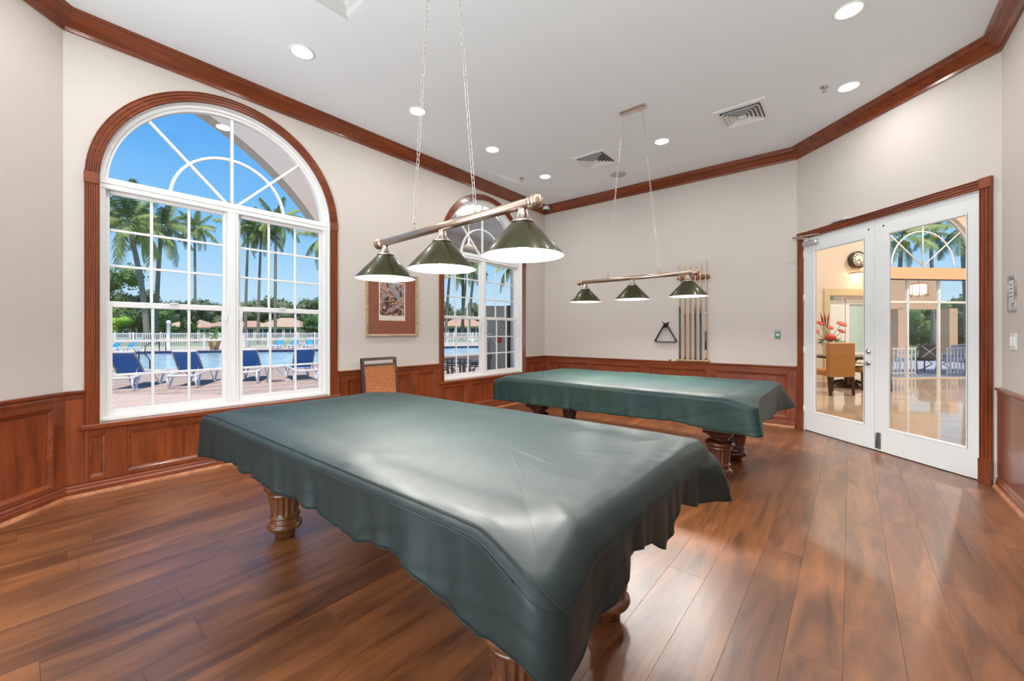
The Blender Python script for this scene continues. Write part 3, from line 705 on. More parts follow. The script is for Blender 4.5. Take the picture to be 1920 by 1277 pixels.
# ------------------------------------------------------------------ billiard lamps
def chain(parent, p0, p1, lk=.038, r_=.0016):
    p0, p1 = Vector(p0), Vector(p1); d = (p1-p0); n_ = int(d.length/(lk*.74)); q = d.normalized().to_track_quat('Z', 'Y').to_matrix().to_4x4()
    pts = []
    h, w_ = lk/2, .0085
    for k in range(16):
        a = 2*math.pi*k/16; pts.append(Vector((w_*math.cos(a), 0, (h-w_)*(1 if math.sin(a) > 0 else -1)+w_*math.sin(a))))
    me = MB().tube(pts, r_, 5, closed=True).mesh('chain_link', M_chain)
    root = empty('chain', p0, 0, parent)
    for k in range(n_):
        o = inst('chain_link', me, root, (d*((k+.5)/n_)))
        o.rotation_euler = (q @ Matrix.Rotation(R(90*(k % 2)+8*math.sin(k*1.7)), 4, 'Z')).to_euler()
    return root
shade_me = None
def billiard_lamp(cx_, cy_, rz, zb, chain_bot, chain_top, ztop, label):
    global shade_me
    root = empty('billiard_lamp', (cx_, cy_, zb), rz); tag(root, label, 'pendant lamp', 'three-shade billiard lamps')
    b = MB(); b.tube([(-.66, 0, 0), (.66, 0, 0)], .0225, 20); b.build('lamp_bar', M_bar, root)
    for sg in (-1, 1):
        Mx = Matrix.Translation((sg*.655, 0, 0)) @ Matrix.Rotation(R(90*sg), 4, 'Y')
        MB().lathe([(.024, -.04), (.030, -.03), (.030, -.02), (.026, -.014), (.034, -.006), (.034, 0), (.028, .004), (.033, .01), (.033, .016), (.024, .022), (.018, .028), (0, .03)], 24, Mx).build('end_cap', M_bar, root)
    for sx_ in (-.58, 0, .58):
        MB().lathe([(.014, -.015), (.020, -.022), (.022, -.032), (.028, -.055), (.040, -.070), (.052, -.076), (.054, -.082), (.050, -.086), (.0, -.086)], 28, Matrix.Translation((sx_, 0, 0))).build('shade_holder', M_nickel, root)
        sh = MB(); out = [(.048, -.086), (.06, -.094), (.183, -.226), (.185, -.232)]
        sh.lathe(out, 64, Matrix.Translation((sx_, 0, 0)), cap=False); so_ = sh.build('lamp_shade', M_shade, root, fix=False)
        for p in so_.data.polygons: pass
        MB().lathe([(.185, -.232), (.181, -.229), (.058, -.097), (.0, -.092)], 64, Matrix.Translation((sx_, 0, 0)), cap=False).build('shade_lining', M_shadein, so_, fix=False)
        MB().lathe([(.0, -.10), (.014, -.105), (.016, -.13), (.03, -.15), (.034, -.175), (.026, -.198), (0, -.208)], 20, Matrix.Translation((sx_, 0, 0)), cap=False).build('bulb', M_bulb, so_)
        l = bpy.data.lights.new('shade_light', 'AREA'); l.shape = 'DISK'; l.size = .20; l.energy = LAMP_W; l.color = (1, .96, .9); l.spread = R(165)
        lo = bpy.data.objects.new('shade_light', l); COL.objects.link(lo); lo.parent = root; lo.location = (sx_, 0, -.213)
    for sg in (-1, 1):
        x0 = sg*chain_bot
        MB().tube([(x0, 0, .02), (x0, 0, .035)], .006, 8).build('chain_eye', M_bar, root)
        MB().tube([(x0+.016*math.cos(a), 0, .05+.016*math.sin(a)) for a in [k*math.pi/8 for k in range(16)]], .0025, 6, closed=True).build('chain_ring', M_bar, root)
        chain(root, (x0, 0, .064), (sg*chain_top, 0, ztop-zb-.03))
    cn_ = MB(); rows = []
    for o_, z in ((0, 0), (0, -.018), (.008, -.026), (.03, -.028)):
        rows.append([Vector(((math.cos(a)*(.045-o_))+(.11 if math.cos(a) > 0 else -.11), math.sin(a)*(.045-o_), ztop-zb+z)) for a in [2*math.pi*(k+.5)/32 for k in range(32)]])
    cn_.strip(rows, closed=True, capends=True); cn_.build('ceiling_canopy', M_nickel, root)
    for sg in (-1, 1): MB().tube([(sg*.05, 0, ztop-zb-.026), (sg*.05, 0, ztop-zb-.04)], .006, 8).build('canopy_screw', M_nickel, root)
    return root
billiard_lamp(-1.715, 1.49, R(-3), 1.825, .263, .075, CEIL, 'green three-shade billiard lamp on chains over the near pool table, large in front')
billiard_lamp(-1.815, 4.26, R(-1), 1.838, .29, .108, CEIL, 'green three-shade billiard lamp on chains over the far pool table')

# ------------------------------------------------------------------ ceiling things
def downlight(x, y, label):
    o = empty('downlight', (x, y, CEIL)); tag(o, label, 'ceiling light', 'round recessed downlights')
    MB().lathe([(.078, .0), (.098, -.001), (.100, -.005), (.094, -.009), (.080, -.006), (.078, .0)], 40, cap=False).build('trim_ring', M_white, o)
    MB().lathe([(0, -.004), (.079, -.004), (.079, -.001)], 40, cap=False).build('lens', M_lens, o)
    l = bpy.data.lights.new('downlight_light', 'AREA'); l.shape = 'DISK'; l.size = .15; l.energy = DOWN_W; l.color = (1, .99, .97); l.spread = R(170)
    lo = bpy.data.objects.new('downlight_light', l); COL.objects.link(lo); lo.parent = o; lo.location = (0, 0, -.012)
DLS = [(-3.64, 1.588, 'recessed downlight high above the big arched window, largest of the four along the window wall'), (-3.64, 2.81, 'recessed downlight second along the window wall, behind the lamp chain'),
    (-3.64, 4.03, 'recessed downlight third along the window wall'), (-3.64, 5.245, 'recessed downlight nearest the room corner with the camera, farthest along the window wall'),
    (-1.834, 5.213, 'recessed downlight above the back wall between the two air vents'), (-.01, 5.214, 'recessed downlight beside the sprinkler above the door corner'), (-.005, 3.98, 'recessed downlight at the upper right edge, largest one')]
for x, y, lb in DLS: downlight(x, y, lb)
for x, y in ((-.005, 2.75), (-.005, 1.5), (-.005, .3), (-3.64, .4), (-1.0, -1.6), (-.005, -2.2)): downlight(x, y, 'assumed recessed downlight in the ceiling behind the camera')  # assumed unseen downlights continuing the grid, added to light the room
def vent(x, y, s_, label):
    o = empty('air_vent', (x, y, CEIL)); tag(o, label, 'air vent', 'square ceiling air vents')
    h = s_/2; f = MB()
    pr = [(0, 0), (0, -.006), (.02, -.012), (.055, -.012), (.055, -.002), (.055, 0)]
    f.strip([[Vector((sx_*(h-q), sy_*(h-q), z)) for sx_, sy_ in ((-1, -1), (1, -1), (1, 1), (-1, 1))] for q, z in pr], closed=True); f.build('vent_frame', M_vent, o)
    MB().box((-h+.05, -h+.05, -.004), (h-.05, h-.05, -.001)).build('vent_back', M_ventdark, o)
    for k in range(5):
        a, b_ = h-.062-k*.036, h-.062-k*.036-.040
        MB().strip([[Vector((sx_*q, sy_*q, z)) for sx_, sy_ in ((-1, -1), (1, -1), (1, 1), (-1, 1))] for q, z in ((a, -.034), (a-.004, -.034), (b_+.013, -.008), (b_+.009, -.008), (a, -.034))], closed=True).build('vane', M_vent, o)
    MB().box((-.045, -.045, -.034), (.045, .045, -.030)).build('vane', M_vent, o)
    return o
vent(-.92, 5.14, .50, 'square white ceiling air vent above the door side of the back wall, larger in view')
vent(-2.74, 5.18, .50, 'square white ceiling air vent above the lamp chains, near the round ceiling speaker')
def sprinkler(x, y, label):
    o = empty('sprinkler_head', (x, y, CEIL)); tag(o, label, 'sprinkler', 'ceiling sprinkler heads')
    MB().lathe([(.035, 0), (.035, -.004), (.012, -.008), (.010, -.02), (0, -.02)], 20).build('escutcheon', M_nickel, o)
    d = MB(); d.tube([(-.010, 0, -.018), (-.013, 0, -.032), (0, 0, -.046)], .0025, 6); d.tube([(.010, 0, -.018), (.013, 0, -.032), (0, 0, -.046)], .0025, 6); d.lathe([(0, -.046), (.017, -.046), (.017, -.049), (0, -.049)], 12); d.build('deflector', M_nickel, o)
sprinkler(-.197, 5.068, 'small sprinkler head beside the downlight near the door corner'); sprinkler(-3.965, 5.066, 'small sprinkler head in the ceiling beside the window wall crown molding')
sp = empty('ceiling_speaker', (-2.733, 5.881, CEIL)); tag(sp, 'round flat white speaker grille in the ceiling by the back wall', 'speaker')
MB().lathe([(.12, 0), (.12, -.006), (.11, -.009), (0, -.009)], 40).build('speaker_grille', mat('speaker_grey', (.55, .55, .54), .6, bump=.4, bscale=400), sp)
cm = empty('security_camera', (-4.44, 6.43, 3.60)); tag(cm, 'small white dome security camera in the corner on the crown molding', 'camera')
MB().lathe([(0, .03), (.062, .03), (.066, .01), (.066, -.02), (.055, -.03), (0, -.03)], 28).build('camera_body', M_white, cm)
MB().lathe([(.038, -.03), (.036, -.05), (.022, -.068), (0, -.074)], 20).build('camera_dome', M_black, cm)

# ------------------------------------------------------------------ things on the walls
def onback(x, z, name='thing'): return empty(name, (x, YB, z))
tri = empty('ball_rack', (-2.232, YB-.03, 1.10)); tag(tri, 'black triangular ball rack hanging on the back wall', 'ball rack')
pts = []
for cx_, cz, a0 in ((-.145, .015, 150), (.145, .015, 270), (0, .265, 30)):
    for k in range(7): a = R(a0+120*k/6); pts.append(Vector((cx_+.022*math.cos(a), 0, cz+.022*math.sin(a)+.005)))
MB().strip([[Vector((p.x*q, yy, .11+(p.z-.11)*q)) for q, yy in ((1, -.028), (1, .028), (.9, .028), (.9, -.028))] for p in pts+[pts[0]]], closed=True).build('rack_frame', M_black, tri)
hk = empty('rack_hook', (-2.232, YB, 1.37)); tag(hk, 'black double-pronged hook holding the triangle rack', 'hook')
h = MB(); h.bbox((-.035, -.012, -.045), (.035, 0, .03), .004); h.tube([(-.02, -.01, .015), (-.04, -.03, .03), (-.05, -.035, .045)], .008, 8); h.tube([(.02, -.01, .015), (.04, -.03, .03), (.05, -.035, .045)], .008, 8); h.tube([(0, -.01, -.02), (0, -.06, -.03), (0, -.065, -.01)], .007, 8)
h.build('hook_plate', M_black, hk)
M_rackw = wood('cue_rack_wood', (.16, .05, .02), (.40, .15, .06), .3, axis='x')
rk = empty('cue_rack', (-1.825, YB-.003, .80)); tag(rk, 'wall-mounted wooden cue rack, slotted bar above and tray below', 'cue rack')
tb = MB(); rows = []
def slot_outline():
    out = [(-.235, -.0), (-.235, -.03)]
    for k in range(6):
        u = -.185+k*.074; out += [(u-.016, -.065), (u-.013, -.035), (u, -.028), (u+.013, -.035), (u+.016, -.065)]
    out += [(.235, -.03), (.235, 0)]; return out
curve_slab('cue_clip_bar', [slot_outline()], .022, M_rackw, rk, Matrix.Translation((0, 0, 1.262)))
MB().bbox((-.215, -.016, 1.235), (.215, 0, 1.31), .006).build('backing_plate', M_rackw, rk)
MB().bbox((-.235, -.085, .018), (.235, 0, .045), .008).build('cue_tray', wood('tray_wood', (.30, .16, .07), (.62, .38, .2), .35, axis='x'), rk)
M_maple = mat('maple_shaft', (.72, .52, .33), .25, coat=.4)
def cue(k, butt, jt, label, top, wrap=None):
    x = -1.825-.185+k*.074
    q = empty('pool_cue', (x, YB-.052, .846)); tag(q, label, 'pool cue', 'cues in the wall rack')
    H = top-.846; hb = .46*H if k != 0 else .53*H
    MB().lathe([(0, 0), (.0145, 0), (.0155, .012), (.0145, .02), (.0115, hb)], 14).build('butt', butt, q)
    MB().lathe([(.0158, 0), (.0158, .02)], 14).build('bumper', M_black, q)
    if wrap: MB().lathe([(.0152, .22*hb), (.0142, .62*hb)], 14).build('wrap', wrap, q)
    if k in (3, 4):
        for s_ in range(4):
            a = s_*math.pi/2; MB().add([(.0135*math.cos(a-.5), .0135*math.sin(a-.5), hb-.02), (.0135*math.cos(a+.5), .0135*math.sin(a+.5), hb-.02), (.0122*math.cos(a), .0122*math.sin(a), hb+.17)], [(0, 1, 2)]).build('butt_point', butt, q)
    MB().lathe([(.0121, hb), (.0121, hb+.02)], 14).build('joint_collar', jt, q)
    MB().lathe([(.0113, hb+.02), (.0065, H-.03)], 12).build('shaft', M_maple, q)
    MB().lathe([(.0066, H-.03), (.0066, H-.01)], 12).build('ferrule', M_white, q); MB().lathe([(.0066, H-.01), (.006, H), (0, H+.002)], 12).build('cue_tip', mat('tip%d' % k, (.08, .15, .25), .8), q)
M_bk = mat('cue_black', (.03, .022, .02), .3, coat=.5); M_rb = mat('cue_redbrown', (.33, .10, .04), .3, coat=.5); M_dk = mat('cue_darkbrown', (.07, .04, .03), .3, coat=.5)
cue(0, M_bk, M_bk, 'leftmost cue in the wall rack with the tallest plain black butt', 2.29)
cue(1, M_rb, M_rb, 'second cue from the left in the wall rack, red-brown butt beside the black one', 2.30)
cue(2, M_rb, M_rb, 'third cue from the left in the wall rack, red-brown butt beside the dark pointed ones', 2.30)
cue(3, M_dk, M_dk, 'fourth cue in the wall rack, dark brown butt with long points', 2.30)
cue(4, M_bk, M_bk, 'fifth cue in the wall rack, black butt with long points', 2.30)
cue(5, mat('cue_tan', (.48, .30, .16), .3, coat=.5), mat('cue_ivory', (.8, .75, .65), .3), 'rightmost cue in the wall rack, tan butt with dark wrap and ivory joint', 2.33, M_dk)
br = empty('bridge_stick', (-2.03, YB-.03, 2.10)); tag(br, 'thin metal bridge stick head poking out over the left end of the cue rack', 'bridge stick')
MB().tube([(.0, 0, 0), (0, -.01, .17), (-.03, -.01, .172), (-.05, -.01, .166)], .004, 8).build('bridge_hook', M_nickel, br)
ck = MB().bbox((-.014, -.014, 0), (.014, .014, .022), .002).build('chalk_cube', mat('chalk_blue', (.10, .14, .2), .9), None, (-2.165, YB-.024, RAIL)); tag(ck, 'dark cube of cue chalk on the rail left of the cue rack', 'chalk')
ck = MB().bbox((-.014, -.014, 0), (.014, .014, .018), .002).build('chalk_cube', mat('chalk_pale', (.6, .6, .58), .9), None, (-2.10, YB-.024, RAIL)); tag(ck, 'pale cube of cue chalk on the rail next to the cue tray', 'chalk')
gb = empty('exit_button', (-.75, YB, 1.22)); tag(gb, 'small green door release button on a steel plate by the door', 'button')
MB().bbox((-.036, -.006, -.06), (.036, 0, .06), .002).build('button_plate', mat('button_steel', (.34, .33, .32), .5), gb)
MB().bbox((-.027, -.012, -.045), (.027, -.004, .030), .002).build('green_button', mat('green_button', (.0, .28, .10), .4), gb)
MB().bbox((-.016, -.0135, -.015), (-.002, -.012, .012), .0004).build('button_mark', M_white, gb); MB().bbox((.004, -.0135, -.015), (.018, -.012, .012), .0004).build('button_mark', M_white, gb)
# right wall: notice, switches (local: x along the wall towards the door)
nb = empty('wall_notice', (XR, 4.77, 1.545)); tag(nb, 'small black-and-white framed notice on the right wall beside the door', 'notice')
MB().bbox((-.008, -.10, -.135), (0, .10, .135), .002).build('notice_board', mat('notice_paper', (.75, .75, .73), .5, noise=.9, nscale=14, c2=(.08, .09, .09)), nb)
MB().bbox((-.010, -.055, -.075), (-.007, .055, .095), .0008).build('notice_panel', mat('notice_grey', (.62, .66, .68), .4), nb)
for z in (.06, .03, .0, -.03): MB().box((-.0108, -.035, z), (-.0101, .035, z+.006)).build('print_line', mat('ink%d' % int(z*100), (.1, .1, .1), .7), nb)
sw = empty('light_switch', (XR, 4.74, 1.18)); tag(sw, 'white double switch plate on the right wall under the notice', 'switch')
MB().bbox((-.006, -.075, -.062), (0, .075, .062), .002).build('switch_plate', M_white, sw)
for yy in (-.035, .035): MB().bbox((-.013, yy-.017, -.035), (-.005, yy+.017, .035), .003).build('rocker', M_white, sw)
sn = empty('door_sensor', (.60/S2*1.0+DL[0]+.0, DL[1]-.60/S2, DH+CWD+.004), R(-45)); tag(sn, 'small grey sensor box on top of the door casing', 'sensor')
MB().bbox((-.07, -.035, 0), (.09, -.002, .028), .005).build('sensor_box', mat('sensor_grey', (.5, .5, .5), .4), sn); MB().bbox((.10, -.03, .0), (.16, -.005, .02), .004).build('sensor_lens', M_white, sn)

# framed print
pf = empty('framed_print', (XL, 3.12, 1.20)); tag(pf, 'framed abstract print with a terracotta mat between the windows', 'picture')
FW, FH = .757, .80; fm = MB(); pr = [(0, 0), (0, .03), (.006, .034), (.020, .026), (.030, .020), (.030, 0)]
rows = [[Vector((w_, -FW/2+o_, o_)), Vector((w_, FW/2-o_, o_)), Vector((w_, FW/2-o_, FH-o_)), Vector((w_, -FW/2+o_, FH-o_))] for o_, w_ in pr]
fm.strip(rows, closed=True); fm.build('picture_frame', wood('frame_gold_wood', (.28, .17, .08), (.52, .38, .22), .4, axis='y'), pf)
MB().box((.002, -FW/2+.028, .028), (.012, FW/2-.028, FH-.028)).build('mat_board', mat('terracotta_mat', (.28, .085, .045), .8), pf)
MB().box((.012, -.205, .20), (.014, .185, .695)).build('print_paper', mat('print_paper', (.75, .66, .55), .7), pf)
ma, t, b = newmat('print_art'); tcn = t.nodes.new('ShaderNodeTexCoord')
n1 = t.nodes.new('ShaderNodeTexNoise'); n1.inputs['Scale'].default_value = 6; n1.inputs['Detail'].default_value = 4; n1.inputs['Distortion'].default_value = 2.2; t.links.new(tcn.outputs['Object'], n1.inputs[0])
r_ = t.nodes.new('ShaderNodeValToRGB'); cs = [(.0, (.01, .01, .015)), (.42, (.03, .025, .03)), (.48, (.30, .12, .07)), (.53, (.55, .38, .30)), (.57, (.10, .17, .24)), (.62, (.35, .45, .52)), (.68, (.04, .03, .03)), (1, (.5, .25, .15))]
r_.color_ramp.elements[0].color = (*cs[0][1], 1); r_.color_ramp.elements[1].color = (*cs[-1][1], 1)
for p_, c_ in cs[1:-1]: e_ = r_.color_ramp.elements.new(p_); e_.color = (*c_, 1)
t.links.new(n1.outputs[0], r_.inputs[0]); t.links.new(r_.outputs[0], b.inputs['Base Color'])
MB().box((.014, -.19, .265), (.015, .17, .68)).build('printed_image', ma, pf)
rs = MB()
for cy_, cz, r1 in ((-.13, .63, .035), (-.13, .63, .018), (-.14, .50, .022), (.03, .60, .05), (.0, .40, .06), (-.14, .38, .03), (.12, .33, .03)):
    rs.tube([(.0155, cy_+r1*math.cos(a), cz+r1*math.sin(a)) for a in [k*math.pi/12 for k in range(24)]], .003, 5, closed=True)
rs.build('printed_rings', mat('print_pink', (.55, .33, .25), .7), pf)
MB().add([(.017, -FW/2+.03, .03), (.017, FW/2-.03, .03), (.017, FW/2-.03, FH-.03), (.017, -FW/2+.03, FH-.03)], [(0, 1, 2, 3)]).build('picture_pane', M_pglass, pf, fix=False)

# wicker dining chair against the window wall
wc = empty('wicker_chair', (-4.02, 2.74, 0), R(0)); tag(wc, 'wicker-backed chair with a dark wood frame against the window wall', 'chair')
M_chw = wood('chair_wood', (.025, .010, .006), (.08, .028, .014), .35, axis='z', coat=.1)
BX = -.19
def bk(z): return BX-.06*max(0, (z-.45))/.5
for sy_ in (-1, 1):
    MB().strip([[Vector((bk(z)+dx, sy_*.215+dy-(0 if sy_ > 0 else 0), z)) for dx, dy in ((-.016, -.016), (.016, -.016), (.016, .016), (-.016, .016))] for z in (0, .2, .45, .7, .955)], closed=True, capends=True).build('back_post', M_chw, wc)
    MB().bbox((.20, sy_*.20-.018, 0), (.236, sy_*.20+.018, .43), .003).build('leg', M_chw, wc)
def slat(z0, z1, nm): MB().strip([[Vector((bk(z)+dx, yy, z)) for z, dx in ((z0, -.014), (z0, .014), (z1, .014), (z1, -.014))] for yy in (-.20, .20)], closed=True, capends=True).build(nm, M_chw, wc)
slat(.925, .957, 'top_rail'); slat(.86, .885, 'back_rail'); slat(.45, .48, 'back_rail')
MB().bbox((-.20, -.215, .40), (.236, .215, .445), .006).build('seat_frame', M_chw, wc)
M_wick = mat('wicker', (.62, .25, .08), .5, noise=.6, nscale=60, c2=(.30, .09, .025))
wk = MB(); nz, nu = 42, 22
for j in range(nz):
    z = .483+(.862-.483)*(j+.5)/nz
    pts = [(bk(z)+.010+.006*math.sin(math.pi*(u+j)), -.212+.424*u/nu, z) for u in range(nu+1)]
    wk.tube([Vector(p) for p in pts], .0047, 4, smooth=False)
for u in range(nu): wk.tube([(bk(.483)+.010, -.212+.424*(u+.5)/nu, .483), (bk(.865)+.010, -.212+.424*(u+.5)/nu, .865)], .003, 4)
tag(wk.build('wicker_back', M_wick, wc), kind='stuff'); 
sk = MB(); 
for j in range(26): sk.tube([(-.19+.41*(j+.5)/26, -.205, .449), (-.19+.41*(j+.5)/26, .205, .449)], .006, 4)
tag(sk.build('wicker_seat', M_wick, wc), kind='stuff')
# ------------------------------------------------------------------ outside: patio, pool, fence, planting, houses
GZ = -.10
def gp(px, py): return at(px, CY, (CAM_H-GZ)*FPX/(py-CY)) + Vector((0, 0, GZ-CAM_H))
def gz_(px, D): v = at(px, CY, D); return Vector((v.x, v.y, GZ))
M_grass = mat('lawn_grass', (.16, .30, .05), .9, noise=.4, nscale=3, bump=.3, bscale=30)
M_paver = mat('paver_stone', (.74, .54, .42), .85, noise=.2, nscale=5, bump=.2, bscale=60)
M_joint = mat('paver_joint', (.14, .09, .07), .95)
M_coping = mat('pool_coping', (.62, .48, .38), .8)
M_stucco = mat('stucco_beige', (.66, .56, .49), .9, bump=.4, bscale=40)
M_upvc = mat('fence_white', (.85, .85, .85), .5)
struct(MB().box((-420, -250, GZ-.35), (-5.0, 420, GZ-.30)).build('ground', M_grass))
def slab(name, pts, z0, z1, m):
    n = len(pts); return MB().add([(p.x, p.y, z0) for p in pts]+[(p.x, p.y, z1) for p in pts], [tuple(reversed(range(n))), tuple(range(n, 2*n))]+[(i, (i+1) % n, n+(i+1) % n, n+i) for i in range(n)]).build(name, m)
near_edge = [gp(60, 690), gp(300, 693), gp(430, 691), gp(600, 681), gp(850, 668), gp(990, 660)]
far_edge = [gp(60, 660.5), gp(310, 658), gp(590, 654.5), gp(850, 649), gp(990, 647)]
patio = struct(slab('patio', [Vector((-4.80, -12, 0)), Vector((-16, -12, 0))]+near_edge+[Vector((-7, 40, 0)), Vector((-4.80, 20, 0))], GZ-.4, GZ-.012, M_joint))
fence_pts = [gp(60, 656.5), gp(250, 654), gp(590, 649.7), gp(850, 644.6), gp(990, 643)]
deck = struct(slab('pool_deck', far_edge+list(reversed([p+(p.normalized()*.6) for p in fence_pts])), GZ-.4, GZ, M_coping))
lawn = struct(slab('lawn', [p+(p.normalized()*.6) for p in fence_pts]+[gz_(1000, 160), gz_(500, 170), gz_(0, 150)], GZ-.35, GZ-.02, M_grass))
# pavers: the nearest ones single, the others joined
PVM = MB().add([(-.097, -.047, -.03), (.097, -.047, -.03), (.097, .047, -.03), (-.097, .047, -.03), (-.097, -.047, -.003), (.097, -.047, -.003), (.097, .047, -.003), (-.097, .047, -.003), (-.093, -.043, 0), (.093, -.043, 0), (.093, .043, 0), (-.093, .043, 0)],
    [(0, 1, 5, 4), (1, 2, 6, 5), (2, 3, 7, 6), (3, 0, 4, 7), (4, 5, 9, 8), (5, 6, 10, 9), (6, 7, 11, 10), (7, 4, 8, 11), (8, 9, 10, 11)]).mesh('paver', M_paver)
pa = R(52); ca, sa = math.cos(pa), math.sin(pa); cand = []
ppoly = [(p.x, p.y) for p in near_edge]
def inside_pool(p):      # on the pool side of the near edge
    for a, b in zip(near_edge, near_edge[1:]):
        d = b-a; t = (p-a).dot(d)/d.dot(d)
        if 0 <= t <= 1: return d.x*(p.y-a.y)-d.y*(p.x-a.x) > 0
    return False
n0 = gp(300, 693)
for i in range(-90, 90):
    for j in range(-140, 140):
        u, v = i*.2+(.1 if j % 2 else 0), j*.1
        p = Vector((-9+u*ca-v*sa, 5+u*sa+v*ca, GZ))
        if p.x > -5.0 or p.x < -22 or p.y < -1: continue
        Zd = -p.x*math.sin(YAW)+p.y*math.cos(YAW); pxx = 960+FPX*(p.x*math.cos(YAW)+p.y*math.sin(YAW))/Zd
        py = CY+FPX*(CAM_H-GZ)/Zd
        if not (150 < pxx < 640 or 800 < pxx < 990): continue
        if inside_pool(p): continue
        yw = 784-(pxx-187)*.11
        if 190 < pxx < 600 and py < yw: cand.append((-py, i, j, p))
        elif Zd < 18: cand.append((0, i, j, p))
cand.sort(key=lambda q: q[:3])
rest = MB()
for k, (key, i, j, p) in enumerate(cand):
    jz = .003*math.sin(i*12.9+j*78.2)
    if k < 290: inst('paver', PVM, patio, (p.x, p.y, GZ+jz), (0, 0, pa))
    else:
        q = [Vector((p.x+a*ca-b*sa, p.y+a*sa+b*ca, GZ+jz)) for a, b in ((-.095, -.045), (.095, -.045), (.095, .045), (-.095, .045))]
        rest.add(q, [(0, 1, 2, 3)])
tag(rest.build('paver_field', M_paver, patio), kind='stuff')
# pool
pw_ = near_edge+list(reversed(far_edge))
m, t, b = newmat('pool_water'); b.inputs['Base Color'].default_value = (.50, .80, .84, 1); b.inputs['Roughness'].default_value = .12
tcn = t.nodes.new('ShaderNodeTexCoord'); mp = t.nodes.new('ShaderNodeMapping'); mp.inputs['Scale'].default_value = (1, 1, 1); t.links.new(tcn.outputs['Object'], mp.inputs[0])
n_ = t.nodes.new('ShaderNodeTexNoise'); n_.inputs['Scale'].default_value = 2.0; n_.inputs['Detail'].default_value = 4; t.links.new(mp.outputs[0], n_.inputs[0])
bp = t.nodes.new('ShaderNodeBump'); bp.inputs['Strength'].default_value = .5; bp.inputs['Distance'].default_value = .12; t.links.new(n_.outputs[0], bp.inputs['Height']); t.links.new(bp.outputs[0], b.inputs['Normal'])
r_ = t.nodes.new('ShaderNodeValToRGB'); r_.color_ramp.elements[0].color = (.30, .60, .66, 1); r_.color_ramp.elements[1].color = (.62, .86, .90, 1); r_.color_ramp.elements[0].position = .35; r_.color_ramp.elements[1].position = .62
t.links.new(n_.outputs[0], r_.inputs[0]); t.links.new(r_.outputs[0], b.inputs['Base Color'])
M_water = m
struct(slab('pool_water', [p.copy() for p in pw_], GZ-.5, GZ-.20, M_water))
M_tile = mat('pool_tile_blue', (.015, .03, .12), .3, noise=.5, nscale=3)
bt = MB()
for e_ in (near_edge, far_edge):
    for a, b_ in zip(e_, e_[1:]):
        dn = (b_-a).normalized(); nn = Vector((-dn.y, dn.x, 0))*(.02 if e_ is near_edge else -.02)
        bt.add([a+nn+Vector((0, 0, -.21)), b_+nn+Vector((0, 0, -.21)), b_+nn+Vector((0, 0, -.02)), a+nn+Vector((0, 0, -.02))], [(0, 1, 2, 3)])
        bt.add([a+Vector((0, 0, -.02)), b_+Vector((0, 0, -.02)), b_+nn+Vector((0, 0, -.02)), a+nn+Vector((0, 0, -.02))], [(0, 1, 2, 3)])
struct(bt.build('trim_pool', M_tile)).name = 'trim_40'
cp = MB()
for a, b_ in zip(near_edge, near_edge[1:]):
    dn = (b_-a).normalized(); nn = Vector((-dn.y, dn.x, 0)); cp.add([a+nn*.03, b_+nn*.03, b_-nn*.42, a-nn*.42, a+nn*.03+Vector((0, 0, .02)), b_+nn*.03+Vector((0, 0, .02)), b_-nn*.42+Vector((0, 0, .02)), a-nn*.42+Vector((0, 0, .02))], [(4, 5, 6, 7), (0, 1, 5, 4), (2, 3, 7, 6)])
struct(cp.build('trim_41', M_coping))

# white picket fence: rails, posts; pickets too fine to pick apart
fc = empty('picket_fence', fence_pts[1]); tag(fc, 'long white picket fence across the far side of the pool', 'fence')
o0 = Vector(fence_pts[1]); pk = MB(); rl = MB()
FH_ = 1.30
for a, b_ in zip(fence_pts, fence_pts[1:]):
    a_, b2 = a-o0, b_-o0; L_ = (b2-a_).length; d = (b2-a_)/L_; ang = math.atan2(d.y, d.x); Mx = Matrix.Translation(a_) @ Matrix.Rotation(ang, 4, 'Z')
    n_ = int(L_/.125)
    for k in range(n_): pk.box((k*.125+.03, -.012, .06), (k*.125+.075, .012, FH_-.03), Mx)
    for z in (.05, FH_-.07): rl.box((0, -.02, z), (L_, .02, z+.06), Mx)
    for k in range(int(L_/2.4)+1):
        ps = MB(); ps.box((k*2.4-.05, -.05, 0), (k*2.4+.05, .05, FH_+.02), Mx); ps.add([Mx @ Vector(q) for q in ((k*2.4-.06, -.06, FH_+.02), (k*2.4+.06, -.06, FH_+.02), (k*2.4+.06, .06, FH_+.02), (k*2.4-.06, .06, FH_+.02), (k*2.4, 0, FH_+.08))], [(0, 1, 4), (1, 2, 4), (2, 3, 4), (3, 0, 4)])
        ps.build('fence_post', M_upvc, fc)
tag(pk.build('picket', M_upvc, fc), kind='stuff'); rl.build('fence_rail', M_upvc, fc)
lp = empty('white_post', gp(316, 655)); tag(lp, 'stout white post with a rounded cap standing at the pool fence', 'post')
MB().lathe([(.13, 0), (.13, .05), (.11, .06), (.12, 2.05), (.16, 2.07), (.16, 2.18), (.13, 2.26), (.07, 2.31), (0, 2.32)], 20).build('post_shaft', M_upvc, lp)
pot = empty('potted_plant', gp(402, 656)); tag(pot, 'small palm in a large terracotta pot by the pool fence', 'potted plant')
MB().lathe([(0, 0), (.26, 0), (.40, .58), (.47, .60), (.47, .72), (.40, .72), (.38, .64), (0, .64)], 24).build('terracotta_pot', mat('terracotta', (.55, .22, .13), .8), pot)
